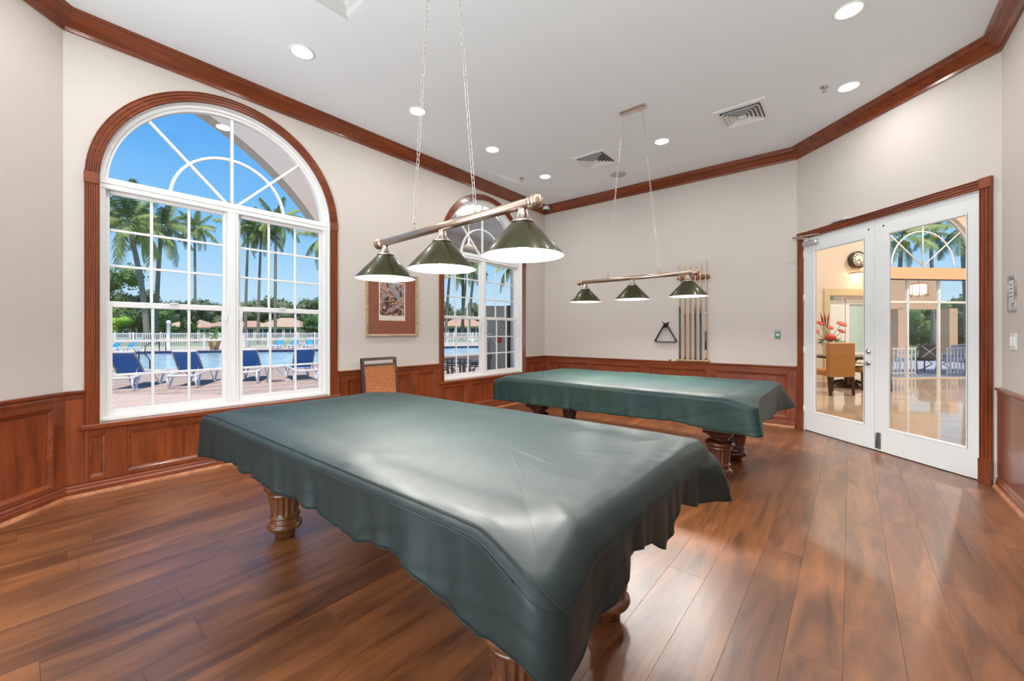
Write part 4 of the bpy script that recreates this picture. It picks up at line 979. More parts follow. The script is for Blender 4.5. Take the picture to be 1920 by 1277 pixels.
for x_, y_, s_, lb in ((428, 652, 1.25, 'white equipment cabinet at the fence right of the terracotta pot'), (447, 652, 1.2, 'white equipment cabinet at the fence, right one of the pair')):
    q = empty('equipment_cabinet', gp(x_, y_)); q.rotation_euler = (0, 0, R(50)); tag(q, lb, 'cabinet', 'white cabinets at the fence')
    MB().bbox((-.5*s_, -.3, 0), (.5*s_, .3, 1.0*s_), .02).build('cabinet_body', M_upvc, q); MB().bbox((-.54*s_, -.34, 1.0*s_), (.54*s_, .34, 1.05*s_), .01).build('cabinet_lid', M_upvc, q)
rb = empty('life_ring', gp(885, 645)+Vector((0, 0, .62)), R(50)); rb.location += Vector((.3, -.3, 0)); tag(rb, 'white life ring hanging at the pool fence seen through the far window', 'life ring')
MB().tube([(.27*math.cos(a), -.05, .27*math.sin(a)) for a in [k*math.pi/12 for k in range(24)]], .07, 8, closed=True).build('ring', M_upvc, rb); MB().tube([(0, 0, -.62), (0, 0, .1)], .03, 8).build('stand', M_upvc, rb)

# ------------------------------------------------------------------ pool loungers
M_wp = mat('white_plastic', (.82, .82, .84), .4); M_blue = mat('blue_sling', (.008, .13, .50), .7, bump=.2, bscale=300); M_lblue = mat('light_blue_sling', (.02, .32, .70), .7); M_grey = mat('sling_rail_grey', (.22, .23, .24), .5)
def make_lounger(sling, nm):
    r = empty('pool_lounger', (0, 0, 0)); W_ = .275
    for s_ in (-1, 1):
        MB().tube([(s_*W_, 0, .31), (s_*W_, .3, .33), (s_*W_, .9, .34), (s_*W_, 1.5, .33), (s_*W_, 1.95, .30)], .026, 8).build('side_rail', M_wp, r)
        MB().tube([(s_*W_, .02, .31), (s_*W_, .03, .16), (s_*(W_+.01), .06, .03), (s_*(W_+.01), .14, .02), (s_*W_, .25, .16), (s_*W_, .36, .31)], [.026, .024, .022, .022, .022, .024], 8).build('leg', M_wp, r)
        MB().tube([(s_*W_, 1.15, .33), (s_*(W_+.01), 1.30, .12), (s_*(W_+.01), 1.40, .02), (s_*(W_+.01), 1.47, .02), (s_*W_, 1.62, .20), (s_*W_, 1.78, .33)], .023, 8).build('leg', M_wp, r)
        MB().tube([(s_*(W_-.02), .66, .36), (s_*(W_-.03), .20, .88)], .020, 8).build('back_rail', M_grey, r)
    for y_, z_ in ((.0, .31), (1.95, .30)): MB().tube([(-W_, y_, z_), (W_, y_, z_)], .026, 8).build('cross_rail', M_wp, r)
    MB().tube([(-W_+.03, .195, .89), (W_-.03, .195, .89)], .022, 8).build('top_rail', M_wp, r)
    MB().tube([(-.2, .5, .52), (-.2, .34, .33)], .012, 6).build('back_strut', M_wp, r); MB().tube([(.2, .5, .52), (.2, .34, .33)], .012, 6).build('back_strut', M_wp, r)
    b = MB(); b.strip([[Vector((x_, y_, z_)) for x_ in (-W_+.03, W_-.03)] for y_, z_ in ((.20, .88), (.35, .71), (.50, .54), (.65, .37))]); b.strip([[Vector((x_, y_-.004, z_-.003)) for x_ in (-W_+.03, W_-.03)] for y_, z_ in ((.20, .88), (.35, .71), (.50, .54), (.65, .37))]); b.build('back_sling', sling, r, fix=False)
    b = MB(); b.strip([[Vector((x_, y_, z_)) for x_ in (-W_+.01, W_-.01)] for y_, z_ in ((.66, .355), (1.1, .33), (1.6, .33), (1.94, .31))]); b.build('seat_sling', sling, r, fix=False)
    return r
Lp = make_lounger(M_blue, 'n'); Lf = make_lounger(M_lblue, 'f')
def put(proto, first, p, rz, label, group):
    o = proto if first else copy_tree(proto); o.location = p; o.rotation_euler = (0, 0, rz); tag(o, label, 'lounger', group); return o
G1 = 'dark blue loungers on the near pool deck'
put(Lp, True, gp(218, 735), R(60), 'white lounger with a dark blue raised back, leftmost of the four on the brick patio', G1)
put(Lp, False, gp(340, 729), R(60), 'white lounger with a dark blue raised back, second from the left on the brick patio', G1)
put(Lp, False, gp(458, 720), R(60), 'white lounger with a dark blue raised back just right of the big window mullion', G1)
put(Lp, False, gp(575, 716), R(76), 'white lounger with a dark blue raised back beside the little leg table', G1)
G2 = 'lighter blue loungers across the pool'
for k, (x_, y_, rz, lb) in enumerate([(204, 661, 205, 'light blue lounger across the pool, first at the left window edge'), (235, 660.5, 205, 'light blue lounger across the pool, second from the left edge'), (265, 660, 200, 'light blue lounger across the pool beside the hand rails'),
        (528, 653, 235, 'light blue lounger by the far fence, first of the right group'), (556, 652.5, 235, 'light blue lounger by the far fence, middle of the right group'), (583, 652, 235, 'light blue lounger by the far fence, last of the right group')]):
    put(Lf, k == 0, gp(x_, y_)+Vector((0, 0, 0)), R(rz), lb, G2)
tb_ = empty('side_table', gp(513, 716), R(45)); tag(tb_, 'small round patio table with splayed metal legs between the loungers', 'table')
for a in range(3):
    an = R(120*a+30); MB().tube([(.04*math.cos(an), .04*math.sin(an), .40), (.12*math.cos(an), .12*math.sin(an), .30), (.24*math.cos(an), .24*math.sin(an), .15), (.27*math.cos(an), .27*math.sin(an), 0)], .014, 8).build('leg', M_wp, tb_)
MB().lathe([(0, .40), (.22, .40), (.23, .415), (.22, .43), (0, .43)], 28).build('table_top', M_wp, tb_)
q = empty('side_table', gp(567, 652)); tag(q, 'small white table between the far light blue loungers', 'table')
MB().bbox((-.3, -.3, .36), (.3, .3, .42), .02).build('table_top', M_wp, q)
for sx_ in (-1, 1):
    for sy_ in (-1, 1): MB().box((sx_*.25-.03, sy_*.25-.03, 0), (sx_*.25+.03, sy_*.25+.03, .36)).build('leg', M_wp, q)
M_rail = mat('dark_hand_rail', (.05, .06, .08), .3, .6)
for k, (x_, lb) in enumerate(((278, 'dark curved pool hand rail, left one of the pair across the pool'), (290, 'dark curved pool hand rail, right one of the pair across the pool'))):
    q = empty('hand_rail', gp(x_, 660), R(-150)); tag(q, lb, 'hand rail', 'pool hand rails')
    MB().tube([(-.9, 0, 0), (-.9, 0, .7), (-.8, 0, .85), (-.65, 0, .85), (.15, 0, .45), (.25, 0, .35), (.25, 0, -.25)], .028, 8).build('rail_tube', M_rail, q)
q = empty('hand_rail', gp(277, 692), R(20)); tag(q, 'dark bent hand rail at the near pool edge behind the first lounger', 'hand rail', 'pool hand rails')
MB().tube([(-.5, 0, 0), (-.5, 0, .50), (-.42, 0, .62), (-.3, 0, .62), (0, 0, .45), (.12, 0, .3), (.12, 0, 0)], .022, 8).build('rail_tube', M_rail, q)

# ------------------------------------------------------------------ palms, trees, shrubs
def leafmat(name, c, c2, ns=1.2):
    m, t, b = newmat(name); N = t.nodes; L = t.links; oi = N.new('ShaderNodeObjectInfo'); tcn = N.new('ShaderNodeTexCoord'); n_ = N.new('ShaderNodeTexNoise'); n_.inputs['Scale'].default_value = ns; L.new(tcn.outputs['Object'], n_.inputs[0])
    ad = N.new('ShaderNodeMath'); ad.operation = 'MULTIPLY_ADD'; L.new(oi.outputs['Random'], ad.inputs[0]); ad.inputs[1].default_value = .5; L.new(n_.outputs[0], ad.inputs[2])
    r_ = N.new('ShaderNodeValToRGB'); r_.color_ramp.elements[0].position = .35; r_.color_ramp.elements[1].position = 1.0; r_.color_ramp.elements[0].color = (*c2, 1); r_.color_ramp.elements[1].color = (*c, 1)
    L.new(ad.outputs[0], r_.inputs[0]); L.new(r_.outputs[0], b.inputs['Base Color']); b.inputs['Roughness'].default_value = .6
    return m
M_frond = leafmat('palm_frond', (.36, .42, .11), (.05, .10, .03)); M_leafd = leafmat('tree_leaves', (.14, .24, .05), (.012, .05, .012), .6); M_lime = leafmat('lime_leaves', (.45, .62, .06), (.12, .28, .02)); M_leafn = leafmat('far_leaves', (.16, .20, .08), (.025, .06, .025), .3)
M_trunk = mat('palm_trunk', (.30, .26, .22), .9, noise=.4, nscale=2, stretch=(1, 1, 8)); M_bark = mat('bark', (.12, .09, .07), .9)
FR = []
for v in range(4):
    rr = random.Random(50+v); mb = MB(); dr = (.55, .85, 1.15, .35)[v]
    rach = [Vector((t_*(1-.10*t_*dr), 0, .38*t_-dr*.72*t_*t_)) for t_ in [k/12 for k in range(13)]]
    mb.tube(rach, [.012*(1-.8*k/12) for k in range(13)], 4)
    n_ = 34
    for k in range(n_):
        t_ = .12+.88*k/(n_-1); i_ = min(11, int(t_*12)); p = rach[i_].lerp(rach[i_+1], t_*12-i_); tg = (rach[i_+1]-rach[i_]).normalized()
        ln = .235*(math.sin(math.pi*min(1, .12+.88*t_))**.5*.9+.12)*rr.uniform(.85, 1.1)
        for s_ in (-1, 1):
            d = (tg*.55+Vector((0, s_*.75, -.25-.5*rr.random()*dr))).normalized(); mid = p+d*ln*.5; tip = p+d*ln+Vector((0, 0, -ln*.35)); wd = tg*.0105
            mb.add([p-wd, p+wd, mid+wd*1.2, mid-wd*1.2, tip], [(0, 1, 2, 3), (3, 2, 4)])
    FR.append(mb.mesh('frond', M_frond, fix=False))
def palm(cpx, cpy, bpx, Z, fl, label, nf=20, seed=1, grp='tall palms beyond the pool fence', tr_=.14):
    k_ = 1 if grp.startswith('palms beyond the lobby') or label == 'x' else 1.3 if cpx < 700 else 1.6      # they stand on the lawn behind the fence
    Z *= k_; fl *= k_*.84; nf = int(nf*.8); tr_ *= k_; b0 = gz_(bpx, Z); top = at(cpx, cpy, Z); h = top.z-GZ; rr = random.Random(seed)
    r = empty('palm_tree', b0); tag(r, label, 'palm', grp); off = top-b0
    pts = [Vector((off.x*(k/8)**1.7, off.y*(k/8)**1.7, h*k/8)) for k in range(9)]
    MB().tube(pts, [tr_*(1.25 if k == 0 else 1)*(1-.35*k/8) for k in range(9)], 10).build('trunk', M_trunk, r)
    tip = pts[-1]
    for k in range(nf):
        az = k*2.399+rr.random()*.4; f_ = k/nf; el = 62-105*f_**.9+rr.uniform(-8, 8)
        me = FR[3] if f_ < .25 else FR[0] if f_ < .5 else FR[1] if f_ < .8 else FR[2]
        s_ = fl*rr.uniform(.85, 1.1)*(.85 if f_ < .2 else 1)
        inst('frond', me, r, tip+Vector((0, 0, .1)), (0, -R(el-10), az), (s_, s_, s_))
    cc = MB()
    for k in range(7): a = k*.9; cc.lathe([(0, -.14), (.10, -.10), (.13, 0), (.09, .10), (0, .14)], 8, Matrix.Translation(tip+Vector((.25*math.cos(a), .25*math.sin(a), -.25-.05*(k % 2)))))
    cc.build('coconut_cluster', mat('coconut%d' % seed, (.45, .38, .05), .6), r)
palm(240, 418, 276, 32, 4.6, 'biggest palm with drooping fronds at the left of the arched window', 26, 1, tr_=.22)
palm(303, 428, 292, 36, 4.0, 'palm leaning behind the biggest palm, its trunk just right of that one', 20, 2, tr_=.2)
palm(365, 428, 366, 42, 3.0, 'single narrow palm in the middle of the left window half', 22, 3)
palm(466, 428, 460, 38, 3.2, 'thin-trunked palm just right of the window mullion', 22, 4)
palm(490, 436, 484, 37, 3.0, 'palm second right of the mullion with dense drooping crown', 20, 5)
palm(517, 415, 516, 36, 3.2, 'palm third right of the mullion, its crown reaching up into the fanlight', 22, 6)
palm(612, 448, 628, 33, 3.1, 'palm mostly hidden at the right edge of the big arched window', 20, 7)
palm(845, 498, 836, 36, 2.8, 'palm at the left edge of the far window', 18, 8); palm(878, 496, 866, 38, 2.8, 'palm with a curved trunk in the left half of the far window', 18, 9)
palm(893, 488, 878, 36, 2.8, 'palm right beside the mullion of the far window', 18, 10); palm(968, 500, 985, 30, 2.6, 'palm whose fronds hang in at the right of the far window', 18, 11)
palm(402, 634, 402, 31.6, 1.1, 'x', 9, 12); 
pp = [o for o in bpy.data.objects if o.get('label') == 'x'][0]
for ch in list(pp.children):
    if ch.name.startswith('coconut'): bpy.data.objects.remove(ch); continue
    ch.parent = pot; ch.location = ch.location+Vector(pp.location)-Vector(pot.location)
bpy.data.objects.remove(pp)
def blob_tree(px_, py_, Z, rx, rz_, label, m, n=900, leaf=.28, grp=None, seed=0, trunk=True, name='broad_tree'):
    c = at(px_, py_, Z); rr = random.Random(seed+77); o = empty(name, (c.x, c.y, GZ)); tag(o, label, 'tree' if trunk else 'shrub', grp)
    cz = max(c.z-GZ, rz_*.95); mb = MB()
    clumps = [(Vector((rr.uniform(-1, 1)*rx*.65, rr.uniform(-1, 1)*rx*.65, cz+rr.uniform(-.6, .75)*rz_)), rr.uniform(.35, .55)) for _ in range(14)]
    for k in range(n):
        cc, cr = clumps[k % 14]; d = Vector((rr.gauss(0, 1), rr.gauss(0, 1), rr.gauss(0, 1))).normalized(); p = cc+Vector((d.x*rx*cr, d.y*rx*cr, d.z*rz_*cr))*rr.uniform(.75, 1.05)
        if p.z < .05: continue
        a = (d+Vector((rr.uniform(-.7, .7), rr.uniform(-.7, .7), rr.uniform(-.7, .7)))).normalized(); u = a.orthogonal().normalized(); v = a.cross(u); s_ = leaf*rr.uniform(.6, 1.3)
        mb.add([p-u*s_, p-v*s_*.6, p+u*s_, p+v*s_*.6], [(0, 1, 2, 3)])
    for cc, cr in clumps: mb.lathe([(0, -rz_*cr*.8), (rx*cr*.6, -rz_*cr*.4), (rx*cr*.8, 0), (rx*cr*.6, rz_*cr*.5), (0, rz_*cr*.8)], 8, Matrix.Translation(Vector((cc.x, cc.y, max(cc.z, rz_*cr*.8)))), cap=False)
    mb.build('crown', m, o, fix=False)
    if trunk: MB().tube([(0, 0, 0), (0, 0, max(.5, cz-rz_*.4))], min(.2, .08*rx), 8).build('trunk', M_bark, o)
blob_tree(196, 566, 54, 4.4, 4.9, 'big leafy green tree at the left edge of the arched window', M_leafd, 4500, .19, None, 1)
blob_tree(250, 588, 56, 2.9, 2.9, 'lower leafy tree beside the big leafy tree at the left', M_leafd, 2600, .17, None, 2)
blob_tree(207, 614, 46, 1.75, 1.15, 'bright lime green bush behind the left end of the fence', M_lime, 900, .14, None, 3, False, 'lime_bush')
blob_tree(353, 608, 50, 1.0, 1.9, 'small dark rounded tree in front of the tiled roofs', M_leafd, 700, .14, None, 4)
blob_tree(290, 600, 70, 3, 2.6, 'loose green tree left of the tan roofed house', M_leafd, 1800, .2, None, 5)
blob_tree(606, 598, 62, 3.2, 3.2, 'leafy tree at the right edge of the big window beside the last roof', M_leafd, 1800, .18, None, 6)
ORD = 'first second third fourth fifth sixth seventh eighth ninth tenth eleventh twelfth thirteenth fourteenth fifteenth sixteenth seventeenth'.split()
for k, (x_, y_) in enumerate([(300, 598), (328, 594), (352, 591), (378, 592), (405, 595), (430, 598), (455, 596), (478, 592), (500, 588), (525, 592), (550, 594), (572, 590), (595, 590), (620, 588), (840, 596), (870, 596), (900, 598)]):
    blob_tree(x_, y_+4, 118, 5.2, 4.6, '%s tree from the left in the dark distant row behind the tiled-roof houses' % ORD[k], M_leafn, 1100, .36, 'distant dark tree row', 10+k)
for k, (x_, lb) in enumerate(((420, 'low hedge bush by the lawn behind the white cabinets'), (600, 'low green hedge bush at the right end behind the fence'), (336, 'pale green low bush behind the fence near the white post'))):
    blob_tree(x_, 622, 52, 1.7, .7, lb, M_lime if k == 2 else M_leafd, 500, .12, None, 40+k, False, 'hedge_bush')
blob_tree(868, 466, 62, 4.4, 2.4, 'leafy branch tree seen high through the far fanlight', M_lime, 500, .18, None, 50)
# houses
M_roof = mat('tan_roof_tile', (.62, .43, .29), .8, noise=.2, nscale=1.5); M_roofr = mat('red_roof_tile', (.62, .35, .23), .8, noise=.2, nscale=1.5); M_house = mat('house_cream', (.62, .52, .36), .85); M_win = mat('house_dark_window', (.03, .035, .04), .3)
def house(px_, Z, wd, eave, peak, mroof, label, dep=9, screen=True):
    c = gz_(px_, Z); r = empty('house', c, R(45)); tag(r, label, 'house', 'low tiled-roof houses'); h = wd/2
    MB().box((-h+.5, 0, 0), (h-.5, dep, eave)).build('wall', M_house, r)
    rf = MB(); k = min(h*.75, dep*.5)
    rf.add([(-h, -.5, eave), (h, -.5, eave), (h, dep+.5, eave), (-h, dep+.5, eave), (-h+k, dep/2, peak), (h-k, dep/2, peak)], [(0, 1, 5, 4), (1, 2, 5), (2, 3, 4, 5), (3, 0, 4), (3, 2, 1, 0)]); rf.build('roof', mroof, r)
    n_ = max(2, int(wd/3))
    for i in range(n_):
        x0 = -h+.9+i*(wd-1.6)/n_; x1 = x0+(wd-1.6)/n_-.4
        w_ = MB().box((x0, -.06, .3), (x1, .02, eave-.35)).build('window', M_win, r)
        f = MB()
        for q in (x0, (x0+x1)/2, x1): f.box((q-.05, -.12, 0), (q+.05, -.04, eave-.2))
        f.box((x0, -.12, eave-.38), (x1, -.04, eave-.3)); f.build('window_frame', M_upvc, w_)
    return r
house(245, 88, 7, 2.2, 3.3, M_roof, 'low house half hidden behind the left palm trunks'); house(338, 92, 9.5, 2.5, 4.4, M_roof, 'house with a broad tan roof behind the white post')
house(396, 90, 6.5, 2.4, 3.8, M_roofr, 'house with a small reddish roof left of the window mullion'); house(452, 90, 7.5, 2.5, 4.0, M_roofr, 'house with a reddish roof just right of the mullion')
house(520, 88, 10, 2.5, 4.6, M_roof, 'house with the tallest tan roof peak, centre of the right window half'); house(575, 92, 6.5, 2.5, 4.2, M_roofr, 'house with an orange-red roof at the right end')
house(868, 84, 10, 2.6, 4.6, M_roofr, 'house with a pinkish roof seen through the far window'); house(836, 90, 5, 2.4, 3.9, M_roof, 'low house at the left edge of the far window')

# ------------------------------------------------------------------ porch outside the windows
Mx = Matrix(((0, 0, 1, -5.95), (1, 0, 0, 0), (0, 1, 0, 0), (0, 0, 0, 1)))
ar = [(-2.6, GZ-.1)]+[(.29-3.0*math.cos(math.pi*k/60), 1.01+3.0*math.sin(math.pi*k/60)) for k in range(61)]
ar = [(.29-3.0, GZ-.2)]+[(.29-3.0*math.cos(math.pi*k/60), 1.01+3.0*math.sin(math.pi*k/60)) for k in range(61)]+[(.29+3.0, GZ-.2)]
struct(curve_slab('wall_arcade', [[(-7, GZ-.3), (4.3, GZ-.3), (4.3, 5.2), (-7, 5.2)], ar], .2, M_stucco, M=Mx))
struct(MB().box((-7.3, 4.3, 3.56), (-4.76, 12, 3.70)).build('ceiling_porch', mat('porch_ceiling', (.92, .90, .86), .8)))
struct(MB().box((-7.5, 4.3, 3.33), (-7.1, 12, 3.75)).build('beam_porch', M_stucco))
struct(MB().box((-4.88, 5.90, GZ), (-4.78, 6.3, 3.5)).build('pillar_porch', mat('jamb_grey', (.42, .40, .38), .8)))
P_ = at(879, 382, 7.3); q = empty('porch_pendant', (P_.x, P_.y, 3.56)); tag(q, 'porch ceiling pendant on a thin rod seen through the far fanlight', 'pendant lamp')
MB().tube([(0, 0, 0), (0, 0, -.78)], .010, 8).build('rod', M_bar, q); MB().lathe([(.02, -.72), (.05, -.76), (.16, -.82), (.13, -.88), (0, -.90)], 24).build('bowl', mat('bowl_glass', (.55, .5, .42), .4), q); MB().lathe([(0, 0), (.06, 0), (.05, -.03), (0, -.03)], 20).build('canopy', M_bar, q)
l = bpy.data.lights.new('porch_ceiling_fill', 'AREA'); l.energy = 42; l.shape = 'DISK'; l.size = .24; l.spread = R(110); l.color = (1, .97, .92); lo = bpy.data.objects.new('porch_ceiling_fill', l); COL.objects.link(lo); lo.parent = q; lo.location = (0, 0, -.71); lo.rotation_euler = (math.pi, 0, 0)  # added uplight standing in for sunlight bounced to the porch ceiling
# vending machines
vm = empty('vending_machine', (*at(909, CY, 10.5).xy, GZ), R(47)); tag(vm, 'grey drink vending machine with a 7UP emblem and red dot outside the far window', 'vending machine', 'vending machines on the porch')
M_vg = mat('vending_grey', (.42, .40, .38), .45); M_vd = mat('vending_black', (.012, .012, .014), .3)
VH = 2.03
MB().bbox((0, 0, .05), (.58, .80, VH), .012).build('cabinet', M_vg, vm); MB().bbox((-.06, .0, .05), (0, .80, VH), .008).build('door', M_vd, vm)
for x_ in (.06, .50): MB().box((x_-.04, .1, 0), (x_+.04, .7, .05)).build('foot', M_vd, vm)
Mv = lambda x_, z, rot: Matrix.Translation((x_, -.004, z)) @ Matrix.Rotation(R(90), 4, 'X') @ Matrix.Rotation(R(rot), 4, 'Z')
M_ls = mat('logo_silver', (.72, .72, .70), .4)
text_obj('lettering', '7', .46, M_vd, vm, Mv(.20, 1.19, 52), .002, .012); text_obj('lettering', '7', .46, M_ls, vm, Mv(.20, 1.19, 52), .004)
text_obj('lettering', 'UP', .27, M_vd, vm, Mv(.40, 1.47, 58), .002, .012); text_obj('lettering', 'UP', .27, M_ls, vm, Mv(.40, 1.47, 58), .004)
MB().lathe([(.085, 0), (.085, .006), (0, .006)], 36, Mv(.36, 1.16, 0)).build('red_dot', mat('logo_red', (.55, .01, .015), .4), vm)
MB().tube([(.13, -.003, 1.12), (.10, -.003, .98), (.12, -.003, .82), (.17, -.003, .68)], .007, 6).build('emblem_line', M_vd, vm)
vm2 = empty('vending_machine', (*at(951, CY, 10.7).xy, GZ), R(47)); tag(vm2, 'black-sided vending machine right of the grey one at the window edge', 'vending machine', 'vending machines on the porch')
MB().bbox((0, 0, .05), (.10, .8, VH+.02), .01).build('side_panel', M_vd, vm2); MB().bbox((.10, 0, .05), (.9, .8, VH+.02), .01).build('cabinet', M_vg, vm2)
# patio chairs by the far window
M_alu = mat('bronze_aluminium', (.22, .20, .18), .35, .7)
def patio_chair():
    r = empty('patio_chair')
    for s_ in (-1, 1):
        MB().tube([(s_*.26, -.22, 0), (s_*.26, -.20, .4), (s_*.26, -.27, .82)], .014, 8).build('back_post', M_alu, r)
        MB().tube([(s_*.26, .25, 0), (s_*.26, .24, .58), (s_*.26, .16, .62), (s_*.26, -.20, .62)], .014, 8).build('arm_frame', M_alu, r)
    MB().tube([(-.26, -.27, .82), (-.15, -.28, .85), (.15, -.28, .85), (.26, -.27, .82)], .014, 8).build('top_rail', M_alu, r)
    for k in range(5): MB().bbox((-.19+k*.08, -.275, .42), (-.15+k*.08, -.262, .85), .002).build('back_slat', M_alu, r)
    MB().bbox((-.26, -.22, .38), (.26, .25, .42), .01).build('seat', mat('patio_seat', (.15, .14, .13), .7) if 'patio_seat' not in bpy.data.materials else bpy.data.materials['patio_seat'], r)
    return r
pc = patio_chair(); pc.location = (*at(861, CY, 8.1).xy, GZ); pc.rotation_euler = (0, 0, R(36)); tag(pc, 'bronze slat-back patio chair with its back to the far window', 'chair', 'bronze patio chairs')
c2 = copy_tree(pc); c2.location = (*at(836, CY, 8.8).xy, GZ); c2.rotation_euler = (0, 0, R(-60)); tag(c2, 'bronze patio chair side-on at the left edge of the far window', 'chair', 'bronze patio chairs')
c3 = copy_tree(pc); c3.location = (*at(894, CY, 9.1).xy, GZ); c3.rotation_euler = (0, 0, R(120)); tag(c3, 'bronze patio chair facing left beyond the patio table', 'chair', 'bronze patio chairs')
q = empty('patio_table', (*at(870, CY, 9.0).xy, GZ)); tag(q, 'round bronze patio table among the patio chairs outside', 'table')
MB().lathe([(0, .68), (.42, .68), (.43, .70), (.42, .715), (0, .715)], 32).build('table_top', M_alu, q)
for a in range(4): MB().tube([(.3*math.cos(a*1.57+.7), .3*math.sin(a*1.57+.7), 0), (.12*math.cos(a*1.57+.7), .12*math.sin(a*1.57+.7), .35), (.3*math.cos(a*1.57+.7), .3*math.sin(a*1.57+.7), .69)], .014, 8).build('leg', M_alu, q)
# ------------------------------------------------------------------ the lobby beyond the glass door (local x along the door wall, y away from it)
Q = Vector((.198, 5.807, 0)); ML = Matrix.Translation(Q) @ Matrix.Rotation(R(-45), 4, 'Z')
def Lw(a, b, z=0): return ML @ Vector((a, b, z))
def lbox(name, lo, hi, m): o = MB().box(lo, hi).build(name, m); o.matrix_world = ML; return o
M_marble = mat('marble_floor', (.66, .53, .41), .05, noise=.22, nscale=1.6, detail=6, c2=(.55, .42, .31), spec=.6)
M_lw = mat('lobby_wall', (.68, .57, .46), .8); M_peach = mat('peach_stucco', (.75, .42, .24), .8); M_tanw = mat('tan_frame', (.60, .47, .28), .7)
struct(lbox('floor_lobby', (-6.0, .14, -.10), (5, 13, 0), M_marble))
tj = MB()
for k in range(-9, 9): tj.box((k*.6-.0015, .15, 0), (k*.6+.0015, 12.9, .0006))
for k in range(0, 21): tj.box((-5.95, .2+k*.6-.0015, 0), (4.95, .2+k*.6+.0015, .0006))
o = tj.build('floor_joint', mat('marble_joint', (.42, .33, .25), .5), None); o.matrix_world = ML; struct(o)
struct(lbox('ceiling_lobby', (-6.2, .14, 5.3), (5, 13, 5.4), M_ceil)); struct(lbox('wall_lobby_end', (-6.2, 13, -.1), (5.2, 13.2, 5.3), M_lw)); struct(lbox('wall_lobby_right', (5, .14, -.1), (5.2, 13, 5.3), M_lw))
struct(lbox('wall_lobby_left', (-6.0, .145, 0), (-1.25, .16, 5.3), M_lw)); struct(lbox('wall_lobby_front', (1.06, .145, 0), (5, .16, 5.3), M_lw)); struct(lbox('wall_lobby_head', (-1.25, .145, 2.5), (1.06, .16, 5.3), M_lw))
# side wall a=-6 with doorway and arched glazing; wall local: u = b, v = z
Ms = ML @ Matrix(((0, 0, 1, -6.2), (1, 0, 0, 0), (0, 1, 0, 0), (0, 0, 0, 1)))
AC, AZ, AR2 = 8.0, 3.05, 1.56
arc_ = [(AC-AR2, 2.95)]+[(AC-AR2*math.cos(math.pi*k/40), AZ+AR2*math.sin(math.pi*k/40)) for k in range(41)]+[(AC+AR2, 2.95)]
struct(curve_slab('wall_lobby', [[(0, -.1), (13, -.1), (13, 5.3), (0, 5.3)], [(5.12, -.05), (6.42, -.05), (6.42, 2.22), (5.12, 2.22)], [(AC-AR2, .02), (AC+AR2, .02), (AC+AR2, 2.68), (AC-AR2, 2.68)], arc_], .2, M_lw, M=Ms))
def sbox(name, u0, u1, v0, v1, w0, w1, m, parent=None):
    o = MB().box((w0-6.2, u0, v0), (w1-6.2, u1, v1)).build(name, m, parent)
    if parent is None: o.matrix_world = ML
    return o
bm_ = struct(sbox('trim_50', AC-AR2-.1, AC+AR2+.1, 2.68, 2.98, .02, .30, M_peach))
wf = struct(empty('window_3')); wf.matrix_world = ML
for u in (AC-AR2, AC-.5, AC+.45, AC+AR2-.05): sbox('glazing_bar', u, u+.05, 0, 2.68, .06, .12, M_white, wf)
sbox('glazing_bar', AC-AR2, AC+AR2, 2.05, 2.10, .06, .12, M_white, wf)
MB().add([(-6.11, AC-AR2, .03), (-6.11, AC+AR2, .03), (-6.11, AC+AR2, 2.66), (-6.11, AC-AR2, 2.66)], [(0, 1, 2, 3)]).build('pane', M_glass, wf, fix=False)
for a in (40, 90, 140): 
    ca_, sa_ = math.cos(R(a)), math.sin(R(a)); p0 = Vector((.09-6.2, AC, AZ)); p1 = Vector((.09-6.2, AC+ca_*AR2, AZ+sa_*AR2)); MB().tube([p0, p1], .018, 6).build('muntin', M_white, wf)
for rr_ in (.95, AR2-.02): MB().tube([(.09-6.2, AC+rr_*math.cos(math.pi*k/30), AZ+rr_*math.sin(math.pi*k/30)) for k in range(31)], .02, 6).build('muntin', M_white, wf)
# doorway: tan surround, white door, frosted door
dw = struct(empty('trim_51')); dw.matrix_world = ML
sbox('surround_jamb', 4.96, 5.12, 0, 2.40, .18, .23, M_tanw, dw); sbox('surround_jamb', 6.42, 6.58, 0, 2.40, .18, .23, M_tanw, dw); sbox('surround_head', 5.12, 6.42, 2.22, 2.40, .18, .23, M_tanw, dw)
sbox('door_backing', 5.0, 6.5, 0, 2.3, -.9, -.85, M_lw, dw)
d3 = struct(empty('door_3')); d3.matrix_world = ML
sbox('door_leaf', 5.14, 5.68, 0, 2.10, .05, .09, M_white, d3)
for v0, v1 in ((.2, .95), (1.1, 1.95)): sbox('door_panel', 5.22, 5.60, v0, v1, .09, .097, M_whitedoor, d3)
MB().tube([(-6.10, 5.62, 1.0), (-6.05, 5.62, 1.0), (-6.05, 5.52, 1.0)], .012, 8).build('door_handle', M_nickel, d3)
d4 = struct(empty('door_4')); d4.matrix_world = ML
for u0, u1, v0, v1 in ((5.70, 5.80, 0, 2.18), (6.34, 6.42, 0, 2.18), (5.80, 6.34, 2.0, 2.18), (5.80, 6.34, .0, .72)): sbox('door_frame', u0, u1, v0, v1, .05, .10, M_white, d4)
sbox('frosted_pane', 5.80, 6.34, .72, 2.0, .06, .07, mat('frosted_glass', (.50, .66, .66), .35), d4)
